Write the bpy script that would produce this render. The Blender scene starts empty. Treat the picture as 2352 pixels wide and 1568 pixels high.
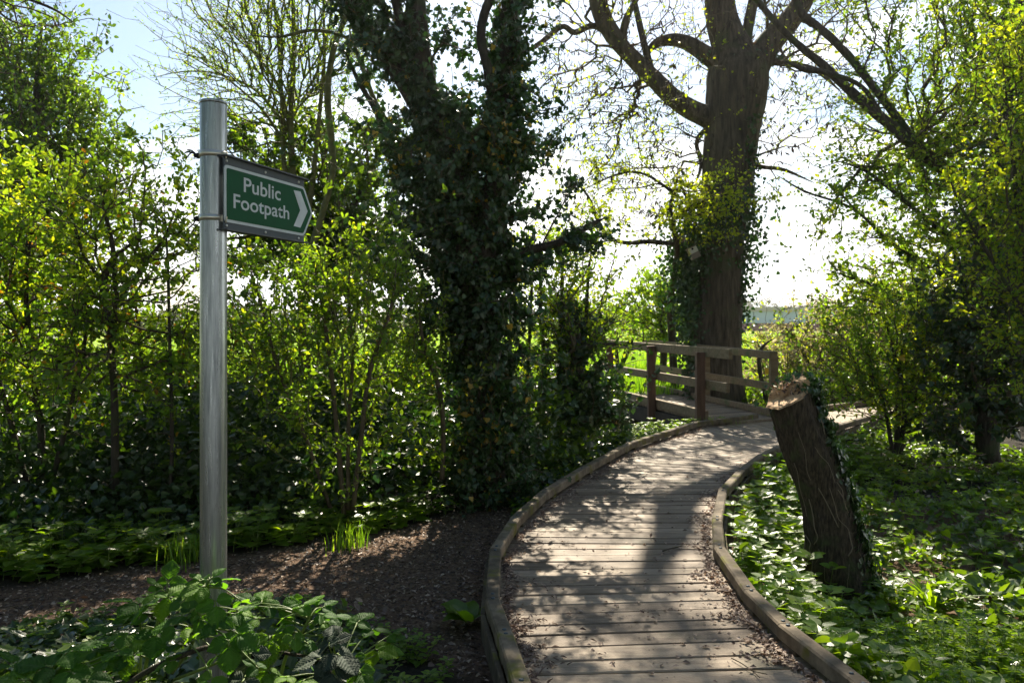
import bpy, math
import numpy as np
from mathutils import Vector, Matrix

R = math.radians
scene = bpy.context.scene
COL = scene.collection

# ------------------------------------------------------------------ camera
F, CX, HZ, EYE = 1829.0, 1176.0, 735.0, 1.6      # reading of the photograph (2352 px wide)
cam_d = bpy.data.cameras.new("camera")
cam = bpy.data.objects.new("camera", cam_d)
COL.objects.link(cam)
cam.location = (0, 0, EYE)
cam.rotation_euler = (R(90), 0, 0)
cam_d.sensor_width = 36
cam_d.lens = 36 * F / 2352
cam_d.shift_y = -(784 - HZ) / 2352
cam_d.clip_start = 0.05
cam_d.clip_end = 3000
cam_d.dof.use_dof = True
cam_d.dof.focus_distance = 3.2
cam_d.dof.aperture_fstop = 9.0
scene.camera = cam

# ------------------------------------------------------------------ light
SUN_AZ, SUN_EL = R(2.5), R(40)                      # azimuth clockwise from +Y
sun_d = bpy.data.lights.new("sun", 'SUN')
sun_d.energy = 5.0
sun_d.angle = R(0.55)
sun_d.color = (1.0, 0.91, 0.74)
sun = bpy.data.objects.new("sun", sun_d)
COL.objects.link(sun)
sdir = Vector((math.sin(SUN_AZ) * math.cos(SUN_EL), math.cos(SUN_AZ) * math.cos(SUN_EL), math.sin(SUN_EL)))
sun.rotation_euler = sdir.to_track_quat('Z', 'Y').to_euler()
sun.location = sdir * 50

world = bpy.data.worlds.new("World")
scene.world = world
world.use_nodes = True
wt = world.node_tree
wt.nodes.clear()


def wn(t, **k):
    n = wt.nodes.new(t)
    for a, b in k.items():
        setattr(n, a, b)
    return n


sky = wn('ShaderNodeTexSky', sky_type='NISHITA', sun_disc=False)
sky.sun_elevation = SUN_EL
sky.sun_rotation = SUN_AZ
sky.air_density = 1.25
sky.dust_density = 0.8
sky.ozone_density = 3.0
tc = wn('ShaderNodeTexCoord')
sep = wn('ShaderNodeSeparateXYZ')
wt.links.new(tc.outputs['Generated'], sep.inputs[0])
zz = wn('ShaderNodeMath', operation='ADD'); zz.inputs[1].default_value = 0.22
wt.links.new(sep.outputs['Z'], zz.inputs[0])
vd = wn('ShaderNodeVectorMath', operation='SCALE')
iv = wn('ShaderNodeMath', operation='DIVIDE'); iv.inputs[0].default_value = 1.0
wt.links.new(zz.outputs[0], iv.inputs[1])
wt.links.new(tc.outputs['Generated'], vd.inputs[0])
wt.links.new(iv.outputs[0], vd.inputs['Scale'])
nz = wn('ShaderNodeTexNoise'); nz.inputs['Scale'].default_value = 2.3
nz.inputs['Detail'].default_value = 7; nz.inputs['Roughness'].default_value = 0.55
mp = wn('ShaderNodeMapping'); mp.inputs['Location'].default_value = (3.1, 1.2, 0.4)
wt.links.new(vd.outputs[0], mp.inputs[0]); wt.links.new(mp.outputs[0], nz.inputs['Vector'])
# more cloud to the east of the sun and low down, clearer sky to the north-west
bx = wn('ShaderNodeMath', operation='MULTIPLY_ADD'); bx.inputs[1].default_value = 0.12; bx.inputs[2].default_value = 0.0
wt.links.new(sep.outputs['X'], bx.inputs[0])
bz = wn('ShaderNodeMath', operation='MULTIPLY_ADD'); bz.inputs[1].default_value = -1.0; bz.inputs[2].default_value = 0.23
wt.links.new(sep.outputs['Z'], bz.inputs[0])
a1 = wn('ShaderNodeMath', operation='ADD'); a2 = wn('ShaderNodeMath', operation='ADD')
wt.links.new(bx.outputs[0], a1.inputs[0]); wt.links.new(bz.outputs[0], a1.inputs[1])
wt.links.new(a1.outputs[0], a2.inputs[0]); wt.links.new(nz.outputs['Fac'], a2.inputs[1])
rp = wn('ShaderNodeValToRGB')
rp.color_ramp.elements[0].position = 0.50; rp.color_ramp.elements[0].color = (0, 0, 0, 1)
rp.color_ramp.elements[1].position = 0.66; rp.color_ramp.elements[1].color = (1, 1, 1, 1)
wt.links.new(a2.outputs[0], rp.inputs[0])
nz2 = wn('ShaderNodeTexNoise'); nz2.inputs['Scale'].default_value = 5.0; nz2.inputs['Detail'].default_value = 5
wt.links.new(mp.outputs[0], nz2.inputs['Vector'])
crp = wn('ShaderNodeValToRGB')
crp.color_ramp.elements[0].position = 0.35; crp.color_ramp.elements[0].color = (9.5, 9.7, 10.2, 1)
crp.color_ramp.elements[1].position = 0.6; crp.color_ramp.elements[1].color = (15.5, 15.4, 15.2, 1)
wt.links.new(nz2.outputs['Fac'], crp.inputs[0])
mx = wn('ShaderNodeMix', data_type='RGBA')
wt.links.new(rp.outputs['Color'], mx.inputs['Factor'])
wt.links.new(sky.outputs[0], mx.inputs[6]); wt.links.new(crp.outputs[0], mx.inputs[7])
bg = wn('ShaderNodeBackground'); bg.inputs['Strength'].default_value = 0.052
wo = wn('ShaderNodeOutputWorld')
wt.links.new(mx.outputs[2], bg.inputs['Color']); wt.links.new(bg.outputs[0], wo.inputs[0])

vs = scene.view_settings
vs.view_transform = 'Standard'; vs.look = 'None'; vs.exposure = 1.5; vs.gamma = 1.0
vs.use_curve_mapping = False
cy = scene.cycles
cy.max_bounces = 7; cy.diffuse_bounces = 5; cy.glossy_bounces = 3; cy.transmission_bounces = 5
cy.sample_clamp_indirect = 6.0
cy.use_denoising = True
try:
    cy.denoiser = 'OPENIMAGEDENOISE'
except Exception:
    pass


# ------------------------------------------------------------------ coordinates
def P(u, v, Y):
    """world point seen at (u, v) of the 2352 px photograph at distance Y"""
    return np.array([(u - CX) / F * Y, Y, EYE + (HZ - v) / F * Y])


def G(u, v, z=0.0):
    Y = (EYE - z) * F / (v - HZ)
    return np.array([(u - CX) / F * Y, Y, z])


# ------------------------------------------------------------------ materials
def ramp(nt, src, stops):
    r = nt.nodes.new('ShaderNodeValToRGB')
    el = r.color_ramp.elements
    while len(el) < len(stops):
        el.new(0.5)
    for e, (p, c) in zip(el, stops):
        e.position = p; e.color = (c[0], c[1], c[2], 1)
    nt.links.new(src, r.inputs[0])
    return r.outputs[0]


def new_mat(name):
    m = bpy.data.materials.new(name)
    m.use_nodes = True
    nt = m.node_tree
    b = nt.nodes['Principled BSDF']
    return m, nt, b


def leaf_mat(name, stops, trans, tfac=0.45, rough=0.42, spec=0.5):
    """leaf: glossy upper side, light shining through; stops = colours picked leaf by leaf"""
    m, nt, b = new_mat(name)
    at = nt.nodes.new('ShaderNodeAttribute'); at.attribute_name = 'rnd'
    c = ramp(nt, at.outputs['Fac'], stops)
    nt.links.new(c, b.inputs['Base Color'])
    b.inputs['Roughness'].default_value = rough
    b.inputs['Specular IOR Level'].default_value = spec
    tr = nt.nodes.new('ShaderNodeBsdfTranslucent')
    mc = nt.nodes.new('ShaderNodeMix'); mc.data_type = 'RGBA'; mc.blend_type = 'MULTIPLY'
    mc.inputs[0].default_value = 1.0
    nt.links.new(c, mc.inputs[6]); mc.inputs[7].default_value = (*trans, 1)
    nt.links.new(mc.outputs[2], tr.inputs[0])
    ms = nt.nodes.new('ShaderNodeMixShader'); ms.inputs[0].default_value = tfac
    nt.links.new(b.outputs[0], ms.inputs[1]); nt.links.new(tr.outputs[0], ms.inputs[2])
    nt.links.new(ms.outputs[0], nt.nodes['Material Output'].inputs['Surface'])
    return m


def noise_mat(name, stops, scale=(8, 8, 8), detail=6, rough=0.85, bump=0.4, bdist=0.02, attr=None, spec=0.3, bscale=None,
              spots=None):
    m, nt, b = new_mat(name)
    t = nt.nodes.new('ShaderNodeTexCoord'); mp = nt.nodes.new('ShaderNodeMapping')
    mp.inputs['Scale'].default_value = scale
    nt.links.new(t.outputs['Object'], mp.inputs[0])
    n = nt.nodes.new('ShaderNodeTexNoise'); n.inputs['Detail'].default_value = detail; n.inputs['Scale'].default_value = 1
    n.inputs['Roughness'].default_value = 0.62
    nt.links.new(mp.outputs[0], n.inputs['Vector'])
    src = n.outputs['Fac']
    if attr:
        at = nt.nodes.new('ShaderNodeAttribute'); at.attribute_name = 'rnd'
        ma = nt.nodes.new('ShaderNodeMath'); ma.operation = 'MULTIPLY_ADD'
        ma.inputs[1].default_value = attr; nt.links.new(at.outputs['Fac'], ma.inputs[0]); nt.links.new(src, ma.inputs[2])
        mb = nt.nodes.new('ShaderNodeMath'); mb.operation = 'SUBTRACT'; mb.inputs[1].default_value = attr / 2
        nt.links.new(ma.outputs[0], mb.inputs[0]); src = mb.outputs[0]
    c = ramp(nt, src, stops)
    if spots:                                     # moss, lichen or stains with a shape of their own
        sc, lo, hi, colr = spots
        n3 = nt.nodes.new('ShaderNodeTexNoise'); n3.inputs['Scale'].default_value = sc; n3.inputs['Detail'].default_value = 5
        nt.links.new(t.outputs['Object'], n3.inputs['Vector'])
        f = ramp(nt, n3.outputs['Fac'], [(lo, (0, 0, 0)), (hi, (1, 1, 1))])
        mm = nt.nodes.new('ShaderNodeMix'); mm.data_type = 'RGBA'
        nt.links.new(f, mm.inputs[0]); nt.links.new(c, mm.inputs[6]); mm.inputs[7].default_value = (*colr, 1)
        c = mm.outputs[2]
    nt.links.new(c, b.inputs['Base Color'])
    b.inputs['Roughness'].default_value = rough
    b.inputs['Specular IOR Level'].default_value = spec
    if bump:
        bp = nt.nodes.new('ShaderNodeBump'); bp.inputs['Strength'].default_value = bump
        bp.inputs['Distance'].default_value = bdist
        h = n.outputs['Fac']
        if bscale:
            mp2 = nt.nodes.new('ShaderNodeMapping'); mp2.inputs['Scale'].default_value = bscale
            nt.links.new(t.outputs['Object'], mp2.inputs[0])
            n2 = nt.nodes.new('ShaderNodeTexNoise'); n2.inputs['Scale'].default_value = 1; n2.inputs['Detail'].default_value = 8
            nt.links.new(mp2.outputs[0], n2.inputs['Vector']); h = n2.outputs['Fac']
        nt.links.new(h, bp.inputs['Height']); nt.links.new(bp.outputs[0], b.inputs['Normal'])
    return m


M = {}
# young spring leaves, yellow-green
M['spring'] = leaf_mat('leaf_spring', [(0, (.06, .14, .02)), (.5, (.11, .21, .022)), (1, (.19, .28, .03))], (2.5, 2.2, .6), .58, .42)
M['yellow'] = leaf_mat('leaf_yellow', [(0, (.15, .22, .015)), (.5, (.24, .30, .02)), (1, (.34, .37, .03))], (2.1, 2.0, .5), .62, .45)
M['mid'] = leaf_mat('leaf_mid', [(0, (.045, .085, .012)), (.5, (.085, .145, .016)), (1, (.14, .21, .02))], (2.5, 2.3, .4), .52, .38)
M['dark'] = leaf_mat('leaf_dark', [(0, (.022, .048, .010)), (.6, (.042, .078, .013)), (1, (.08, .14, .018))], (2.5, 2.5, .45), .42, .34)
M['ivy'] = leaf_mat('leaf_ivy', [(0, (.020, .042, .012)), (.6, (.036, .068, .017)), (.985, (.05, .10, .03)), (1, (.35, .22, .02))], (1.2, 1.9, .5), .18, .33, .55)
M['ivycarpet'] = leaf_mat('leaf_ivy_carpet', [(0, (.035, .065, .014)), (.55, (.068, .118, .018)), (.93, (.15, .21, .02)), (1, (.25, .13, .05))], (2.4, 2.4, .45), .42, .30, .6)
M['nettle'] = leaf_mat('leaf_nettle', [(0, (.07, .14, .014)), (.6, (.125, .215, .018)), (1, (.20, .28, .022))], (2.3, 2.2, .4), .55, .38, .6)
M['bramble'] = leaf_mat('leaf_bramble', [(0, (.045, .11, .022)), (.6, (.08, .18, .025)), (1, (.15, .26, .03))], (2.0, 2.1, .4), .52, .62, .25)
M['bramble_old'] = leaf_mat('leaf_bramble_old', [(0, (.03, .045, .03)), (1, (.05, .07, .04))], (1.2, 1.3, .8), .12, .7, .2)
M['grass'] = leaf_mat('grass_blade', [(0, (.09, .17, .02)), (.6, (.15, .27, .025)), (1, (.26, .33, .04))], (1.8, 1.9, .4), .5, .5, .4)
M['pale'] = leaf_mat('leaf_pale', [(0, (.10, .08, .03)), (.4, (.20, .20, .08)), (.8, (.42, .36, .24)), (1, (.6, .54, .42))], (1.2, 1.15, .8), .45, .5, .4)
M['orange'] = leaf_mat('leaf_orange', [(0, (.20, .07, .015)), (1, (.40, .26, .03))], (1.6, 1.3, .5), .5, .5, .3)
M['dead'] = leaf_mat('leaf_dead', [(0, (.05, .032, .024)), (.5, (.16, .11, .08)), (1, (.50, .38, .28))], (1.2, 1.0, .8), .15, .6, .35)
M['litter'] = leaf_mat('leaf_litter', [(0, (.10, .065, .05)), (.5, (.27, .19, .145)), (1, (.60, .48, .38))], (1.2, 1.0, .8), .2, .6, .35)
M['dead_stem'] = leaf_mat('dead_stem', [(0, (.16, .12, .08)), (1, (.3, .24, .17))], (1, 1, 1), .05, .8, .2)
M['seed'] = leaf_mat('seed_brown', [(0, (.03, .02, .018)), (1, (.08, .055, .04))], (1.2, 1.0, .8), .2, .6, .3)
M['bark'] = noise_mat('bark_grey', [(.3, (.022, .017, .012)), (.7, (.085, .068, .048))], (26, 26, 7), 7, .9, .9, .03, spots=(3.0, .52, .66, (.05, .065, .022)))
M['oak'] = noise_mat('bark_oak', [(.32, (.035, .027, .019)), (.5, (.085, .067, .047)), (.72, (.15, .12, .085))], (16, 16, 2.2), 8, .92, 1.0, .05,
                     spots=(1.6, .55, .7, (.075, .085, .04)))
M['oak_stump'] = noise_mat('bark_stump', [(.32, (.02, .015, .010)), (.5, (.065, .047, .032)), (.72, (.14, .105, .07))], (75, 75, 16), 9, .9, 1.0, .03,
                     spots=(6, .56, .7, (.07, .08, .03)))
M['twig'] = noise_mat('twig_brown', [(.3, (.05, .037, .022)), (.7, (.12, .09, .05))], (12, 12, 12), 3, .8, 0)
M['twig_green'] = noise_mat('twig_green', [(.3, (.07, .075, .02)), (.7, (.16, .15, .05))], (12, 12, 12), 3, .7, 0)
M['stem'] = leaf_mat('stem_green', [(0, (.10, .16, .03)), (1, (.20, .26, .05))], (1.5, 1.6, .4), .25, .5)
M['deck'] = noise_mat('deck_wood', [(.25, (.105, .070, .043)), (.5, (.215, .155, .102)), (.75, (.35, .268, .185))], (3.5, 30, 8), 9, .68, .55, .006,
                      attr=.34, spec=.4, bscale=(60, 160, 60), spots=(1.7, .58, .72, (.11, .095, .05)))
M['kerb'] = noise_mat('kerb_wood', [(.28, (.06, .045, .028)), (.5, (.13, .10, .065)), (.75, (.27, .21, .14))], (9, 9, 9), 9, .85, .7, .008, attr=.25,
                      spots=(5.5, .56, .66, (.13, .12, .02)))
M['moss'] = noise_mat('moss', [(.3, (.06, .06, .008)), (.7, (.20, .17, .018))], (60, 60, 60), 4, .95, .8, .01)
M['rail'] = noise_mat('rail_wood', [(.3, (.14, .095, .05)), (.7, (.27, .20, .12))], (3, 20, 20), 8, .8, .5, .006, attr=.2, spots=(4, .55, .7, (.11, .125, .05)))
M['post_red'] = noise_mat('post_wood', [(.3, (.085, .045, .028)), (.7, (.17, .095, .06))], (20, 20, 3), 8, .85, .6, .008)
M['cut'] = noise_mat('cut_wood', [(.3, (.22, .12, .055)), (.5, (.50, .31, .15)), (.75, (.70, .50, .29))], (10, 22, 22), 8, .8, .6, .01)
M['dark_wood'] = noise_mat('dark_wood', [(.3, (.03, .025, .018)), (.7, (.07, .055, .04))], (6, 6, 6), 6, .9, .5, .01)


def flat(name, col, rough=.5, metal=0.0, spec=.5):
    m, nt, b = new_mat(name)
    t = nt.nodes.new('ShaderNodeTexCoord')
    n = nt.nodes.new('ShaderNodeTexNoise'); n.inputs['Scale'].default_value = 30; n.inputs['Detail'].default_value = 4
    nt.links.new(t.outputs['Object'], n.inputs['Vector'])
    c = ramp(nt, n.outputs['Fac'], [(.3, tuple(x * .88 for x in col)), (.7, col)])
    nt.links.new(c, b.inputs['Base Color'])
    b.inputs['Roughness'].default_value = rough; b.inputs['Metallic'].default_value = metal
    b.inputs['Specular IOR Level'].default_value = spec
    return m


M['sign_green'] = flat('sign_green', (.004, .085, .030), .6, 0, .15)
M['sign_white'] = flat('sign_white', (.62, .66, .66), .6, 0, .2)
M['alu'] = flat('aluminium_grey', (.085, .10, .11), .6, .2, .3)
M['alu_dark'] = flat('aluminium_dark', (.07, .075, .08), .5, .4)
M['steel'] = flat('stainless_band', (.70, .66, .56), .32, .75)
M['rivet'] = flat('rivet', (.6, .6, .56), .35, .8)
M['yellowtag'] = flat('yellow_tag', (.75, .45, .02), .5)
M['panel'] = flat('building_panel', (.42, .52, .60), .6)
M['brick'] = flat('building_brick', (.22, .085, .075), .8)
M['roof'] = flat('building_roof', (.40, .36, .30), .7)
M['box'] = flat('box_pale', (.58, .55, .48), .6)
M['box_side'] = flat('box_wood', (.19, .15, .11), .7)
M['black'] = flat('black', (.01, .01, .01), .8)


def galvanised():
    m, nt, b = new_mat('galvanised_steel')
    t = nt.nodes.new('ShaderNodeTexCoord')
    mp = nt.nodes.new('ShaderNodeMapping'); mp.inputs['Scale'].default_value = (110, 110, 5)
    nt.links.new(t.outputs['Object'], mp.inputs[0])
    n = nt.nodes.new('ShaderNodeTexNoise'); n.inputs['Scale'].default_value = 1; n.inputs['Detail'].default_value = 10; n.inputs['Roughness'].default_value = .7
    nt.links.new(mp.outputs[0], n.inputs['Vector'])
    mp2 = nt.nodes.new('ShaderNodeMapping'); mp2.inputs['Scale'].default_value = (160, 160, 30)
    nt.links.new(t.outputs['Object'], mp2.inputs[0])
    n2 = nt.nodes.new('ShaderNodeTexNoise'); n2.inputs['Scale'].default_value = 1; n2.inputs['Detail'].default_value = 3
    nt.links.new(mp2.outputs[0], n2.inputs['Vector'])
    c = ramp(nt, n.outputs['Fac'], [(.30, (.17, .19, .20)), (.5, (.32, .35, .36)), (.70, (.50, .54, .55))])
    sc = nt.nodes.new('ShaderNodeMapping'); sc.inputs['Scale'].default_value = (30, 30, 9)
    nt.links.new(t.outputs['Object'], sc.inputs[0])
    n3 = nt.nodes.new('ShaderNodeTexNoise'); n3.inputs['Scale'].default_value = 1; n3.inputs['Detail'].default_value = 9
    n3.inputs['Roughness'].default_value = .8
    nt.links.new(sc.outputs[0], n3.inputs['Vector'])
    f = ramp(nt, n3.outputs['Fac'], [(.62, (0, 0, 0)), (.67, (1, 1, 1))])
    mm = nt.nodes.new('ShaderNodeMix'); mm.data_type = 'RGBA'
    nt.links.new(f, mm.inputs[0]); nt.links.new(c, mm.inputs[6]); mm.inputs[7].default_value = (.10, .10, .10, 1)
    nt.links.new(mm.outputs[2], b.inputs['Base Color'])
    b.inputs['Metallic'].default_value = .85
    rr = ramp(nt, n.outputs['Fac'], [(.3, (.36,) * 3), (.7, (.24,) * 3)])
    nt.links.new(rr, b.inputs['Roughness'])
    bp = nt.nodes.new('ShaderNodeBump'); bp.inputs['Strength'].default_value = .12; bp.inputs['Distance'].default_value = .002
    nt.links.new(n2.outputs['Fac'], bp.inputs['Height']); nt.links.new(bp.outputs[0], b.inputs['Normal'])
    return m


M['galv'] = galvanised()


# ------------------------------------------------------------------ mesh collecting
class Soup:
    def __init__(s):
        s.v = []; s.rn = []; s.f = []; s.n = 0; s.mi = []; s.sm = []

    def add(s, V, faces, rnd=None, mi=0, smooth=True):
        """V (n,3); faces = list of (m,k) int arrays relative to V"""
        V = np.asarray(V, dtype=np.float32)
        s.v.append(V)
        s.rn.append(np.full(len(V), .5, np.float32) if rnd is None else np.asarray(rnd, np.float32))
        for fa in faces:
            fa = np.asarray(fa, np.int64)
            if len(fa):
                s.f.append(fa + s.n); s.mi.append(mi); s.sm.append(smooth)
        s.n += len(V)

    def build(s, name, mats, parent=None, loc=None):
        me = bpy.data.meshes.new(name)
        V = np.concatenate(s.v)
        if loc is not None:
            V = V - np.array(loc, np.float32)
        me.vertices.add(len(V)); me.vertices.foreach_set('co', V.ravel())
        loops = np.concatenate([f.ravel() for f in s.f]).astype(np.int32)
        cnt = np.concatenate([np.full(len(f), f.shape[1]) for f in s.f]).astype(np.int32)
        st = np.concatenate([[0], np.cumsum(cnt)[:-1]]).astype(np.int32)
        me.loops.add(len(loops)); me.loops.foreach_set('vertex_index', loops)
        me.polygons.add(len(cnt)); me.polygons.foreach_set('loop_start', st)
        me.polygons.foreach_set('use_smooth', np.concatenate([np.full(len(f), b) for f, b in zip(s.f, s.sm)]))
        me.polygons.foreach_set('material_index', np.concatenate([np.full(len(f), b) for f, b in zip(s.f, s.mi)]).astype(np.int32))
        me.update(calc_edges=True)
        a = me.attributes.new('rnd', 'FLOAT', 'POINT'); a.data.foreach_set('value', np.concatenate(s.rn))
        for m in (mats if isinstance(mats, (list, tuple)) else [mats]):
            me.materials.append(M[m] if isinstance(m, str) else m)
        o = bpy.data.objects.new(name, me)
        COL.objects.link(o)
        if parent is not None:
            o.parent = parent
        elif loc is not None:
            o.location = loc
        return o


def tag(o, label=None, cat=None, group=None, kind=None):
    if label: o['label'] = label
    if cat: o['category'] = cat
    if group: o['group'] = group
    if kind: o['kind'] = kind
    return o


def thing(name, label, cat, loc, group=None):
    o = bpy.data.objects.new(name, None)
    COL.objects.link(o); o.location = tuple(float(x) for x in loc); o.empty_display_size = .2
    return tag(o, label, cat, group)


def box_fv(c, s, rot=None):
    c = np.array(c, float); h = np.array(s, float) / 2
    V = np.array([[x, y, z] for x in (-1, 1) for y in (-1, 1) for z in (-1, 1)], float) * h
    if rot is not None:
        V = V @ np.array(rot).T
    return V + c, [np.array([[0, 1, 3, 2], [4, 6, 7, 5], [0, 4, 5, 1], [2, 3, 7, 6], [0, 2, 6, 4], [1, 5, 7, 3]])]


def beam_fv(a, b, w, h, bev=.006, up=(0, 0, 1)):
    """bevelled timber from a to b (centre line), width w, height h"""
    a = np.array(a, float); b = np.array(b, float)
    d = b - a; L = np.linalg.norm(d); d /= L
    up = np.array(up, float); x = np.cross(d, up); x /= np.linalg.norm(x); z = np.cross(x, d)
    bv = min(bev, w * .3, h * .3)
    prof = []
    for sx, sz in ((1, 1), (-1, 1), (-1, -1), (1, -1)):
        p1 = (sx * (w / 2), sz * (h / 2 - bv)); p2 = (sx * (w / 2 - bv), sz * (h / 2))
        prof += [p1, p2] if sx * sz > 0 else [p2, p1]
    prof = np.array(prof)
    rings = []
    for t, k in ((0, 1 - bv / min(w, h) * 2), (bv / L, 1), (1 - bv / L, 1), (1, 1 - bv / min(w, h) * 2)):
        rings.append(a + d * L * t + (prof[:, :1] * k) * x + (prof[:, 1:] * k) * z)
    V = np.concatenate(rings)
    q = []
    for r in range(3):
        for i in range(8):
            j = (i + 1) % 8
            q.append([r * 8 + i, r * 8 + j, r * 8 + 8 + j, r * 8 + 8 + i])
    return V, [np.array(q), np.array([list(range(7, -1, -1)), [24 + i for i in range(8)]])]


def catmull(pts, n=8):
    pts = np.asarray(pts, float)
    if len(pts) < 3:
        t = np.linspace(0, 1, n + 1)[:, None]
        return pts[0] + (pts[-1] - pts[0]) * t
    P_ = np.vstack([2 * pts[0] - pts[1], pts, 2 * pts[-1] - pts[-2]])
    out = []
    for i in range(1, len(P_) - 2):
        p0, p1, p2, p3 = P_[i - 1:i + 3]
        for t in np.linspace(0, 1, n, endpoint=False):
            out.append(.5 * ((2 * p1) + (-p0 + p2) * t + (2 * p0 - 5 * p1 + 4 * p2 - p3) * t * t + (-p0 + 3 * p1 - 3 * p2 + p3) * t ** 3))
    out.append(pts[-1])
    return np.array(out)


def vnoise(p, seed=0):
    """cheap smooth noise, about -1..1"""
    p = np.asarray(p, float); r = np.random.RandomState(seed)
    s = np.zeros(p.shape[:-1])
    for k in range(6):
        w = r.normal(size=p.shape[-1]) * (1 + .6 * k); s = s + np.sin(p @ w + r.uniform(0, 6.28)) / (1 + .5 * k)
    return s / 2.6


def loft_fv(path, radii, sides=12, ridge=0.0, lump=0.0, seed=0, n=6, cap=True):
    pr = catmull(np.hstack([np.asarray(path, float), np.asarray(radii, float)[:, None]]), n)
    c, r = pr[:, :3], np.maximum(pr[:, 3], .002)
    T = np.gradient(c, axis=0); T /= np.linalg.norm(T, axis=1)[:, None] + 1e-9
    ref = np.array([1., .03, .02]) if abs(T[:, 0]).mean() < .8 else np.array([0, 0.1, 1.])
    X = np.cross(np.cross(T, ref), T); X /= np.linalg.norm(X, axis=1)[:, None] + 1e-9
    Yv = np.cross(T, X)
    th = np.linspace(0, 2 * np.pi, sides, endpoint=False)
    rad = np.repeat(r[:, None], sides, 1)
    if ridge:
        rg = np.sin(th[None, :] * 7 + vnoise(c, seed)[:, None] * 2.5) * .5 + np.sin(th[None, :] * 13 + vnoise(c * 2, seed + 1)[:, None] * 3) * .5
        rad = rad * (1 + ridge * rg)
    if lump:
        q = np.stack([np.cos(th)[None, :] * r[:, None] + c[:, :1], np.sin(th)[None, :] * r[:, None] + c[:, 1:2], np.repeat(c[:, 2:3], sides, 1)], -1)
        rad = rad * (1 + lump * vnoise(q * 3.2 / max(r.mean() * 4, .2), seed + 5))
    V = c[:, None, :] + rad[..., None] * (np.cos(th)[None, :, None] * X[:, None, :] + np.sin(th)[None, :, None] * Yv[:, None, :])
    m = len(c)
    i = np.arange(m - 1)[:, None] * sides; j = np.arange(sides)[None, :]; j2 = (j + 1) % sides
    q = np.stack([i + j, i + j2, i + sides + j2, i + sides + j], -1).reshape(-1, 4)
    V = V.reshape(-1, 3)
    fs = [q]
    if cap:
        fs += [np.array([list(range(sides))[::-1]]), np.array([list(range((m - 1) * sides, m * sides))])]
    return V, fs


# ------------------------------------------------------------------ leaf outlines
def half_leaf(pts, fold=.25, droop=.15):
    """pts: right half outline from base to tip, without the ends; unit length along +y"""
    pts = np.array(pts, float); k = len(pts)
    rt = np.array([[x, y, -0.0] for x, y in pts]); lf = rt * [-1, 1, 1]
    V = np.vstack([[0, 0, 0], rt, [0, 1, 0], lf])
    V[:, 2] = np.abs(V[:, 0]) * fold - droop * V[:, 1] ** 2
    right = np.array([[0] + list(range(1, k + 1)) + [k + 1]])
    left = np.array([[0, k + 1] + list(range(2 * k + 1, k + 1, -1))])
    return V, [right, left]


T_DIAMOND = half_leaf([(.30, .45)], .35, .1)
T_OVAL = half_leaf([(.22, .22), (.30, .5), (.20, .8)], .3, .2)
T_LANCE = half_leaf([(.11, .2), (.15, .5), (.08, .8)], .3, .3)
T_IVY = half_leaf([(.20, -.12), (.50, .02), (.36, .34), (.46, .55), (.20, .62)], .16, .12)
T_IVYS = half_leaf([(.34, -.08), (.46, .18), (.30, .62)], .18, .12)
T_TOOTH = half_leaf([(.24, -.04), (.40, .12), (.34, .20), (.42, .34), (.32, .42), (.36, .56), (.24, .62), (.25, .76), (.12, .82)], .22, .25)
T_ROUND = half_leaf([(.26, -.12), (.46, .06), (.50, .32), (.36, .66), (.16, .88)], .12, .22)
T_HAW = half_leaf([(.14, .25), (.36, .42), (.22, .55), (.34, .78), (.12, .80)], .25, .1)


def put(soup, T, pos, d, nrm, size, rnd, mi=0, rng=None):
    """place leaf template T at pos; d = tip direction, nrm = upper side"""
    V, fs = T
    d = d / (np.linalg.norm(d, axis=1)[:, None] + 1e-9)
    x = np.cross(d, nrm); x /= np.linalg.norm(x, axis=1)[:, None] + 1e-9
    z = np.cross(x, d)
    size = np.asarray(size)[:, None, None]
    W = pos[:, None, :] + size * (V[None, :, :1] * x[:, None, :] + V[None, :, 1:2] * d[:, None, :] + V[None, :, 2:] * z[:, None, :])
    n, k = len(pos), len(V)
    off = (np.arange(n) * k)[:, None]
    faces = [(f[None, :, :] + off[:, :, None]).reshape(-1, f.shape[1]) for f in fs]
    soup.add(W.reshape(-1, 3), faces, np.repeat(rnd, k), mi, smooth=False)


def rdir(rng, n, up=0.0):
    v = rng.normal(size=(n, 3)); v /= np.linalg.norm(v, axis=1)[:, None]
    v[:, 2] += up
    return v / np.linalg.norm(v, axis=1)[:, None]


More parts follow.
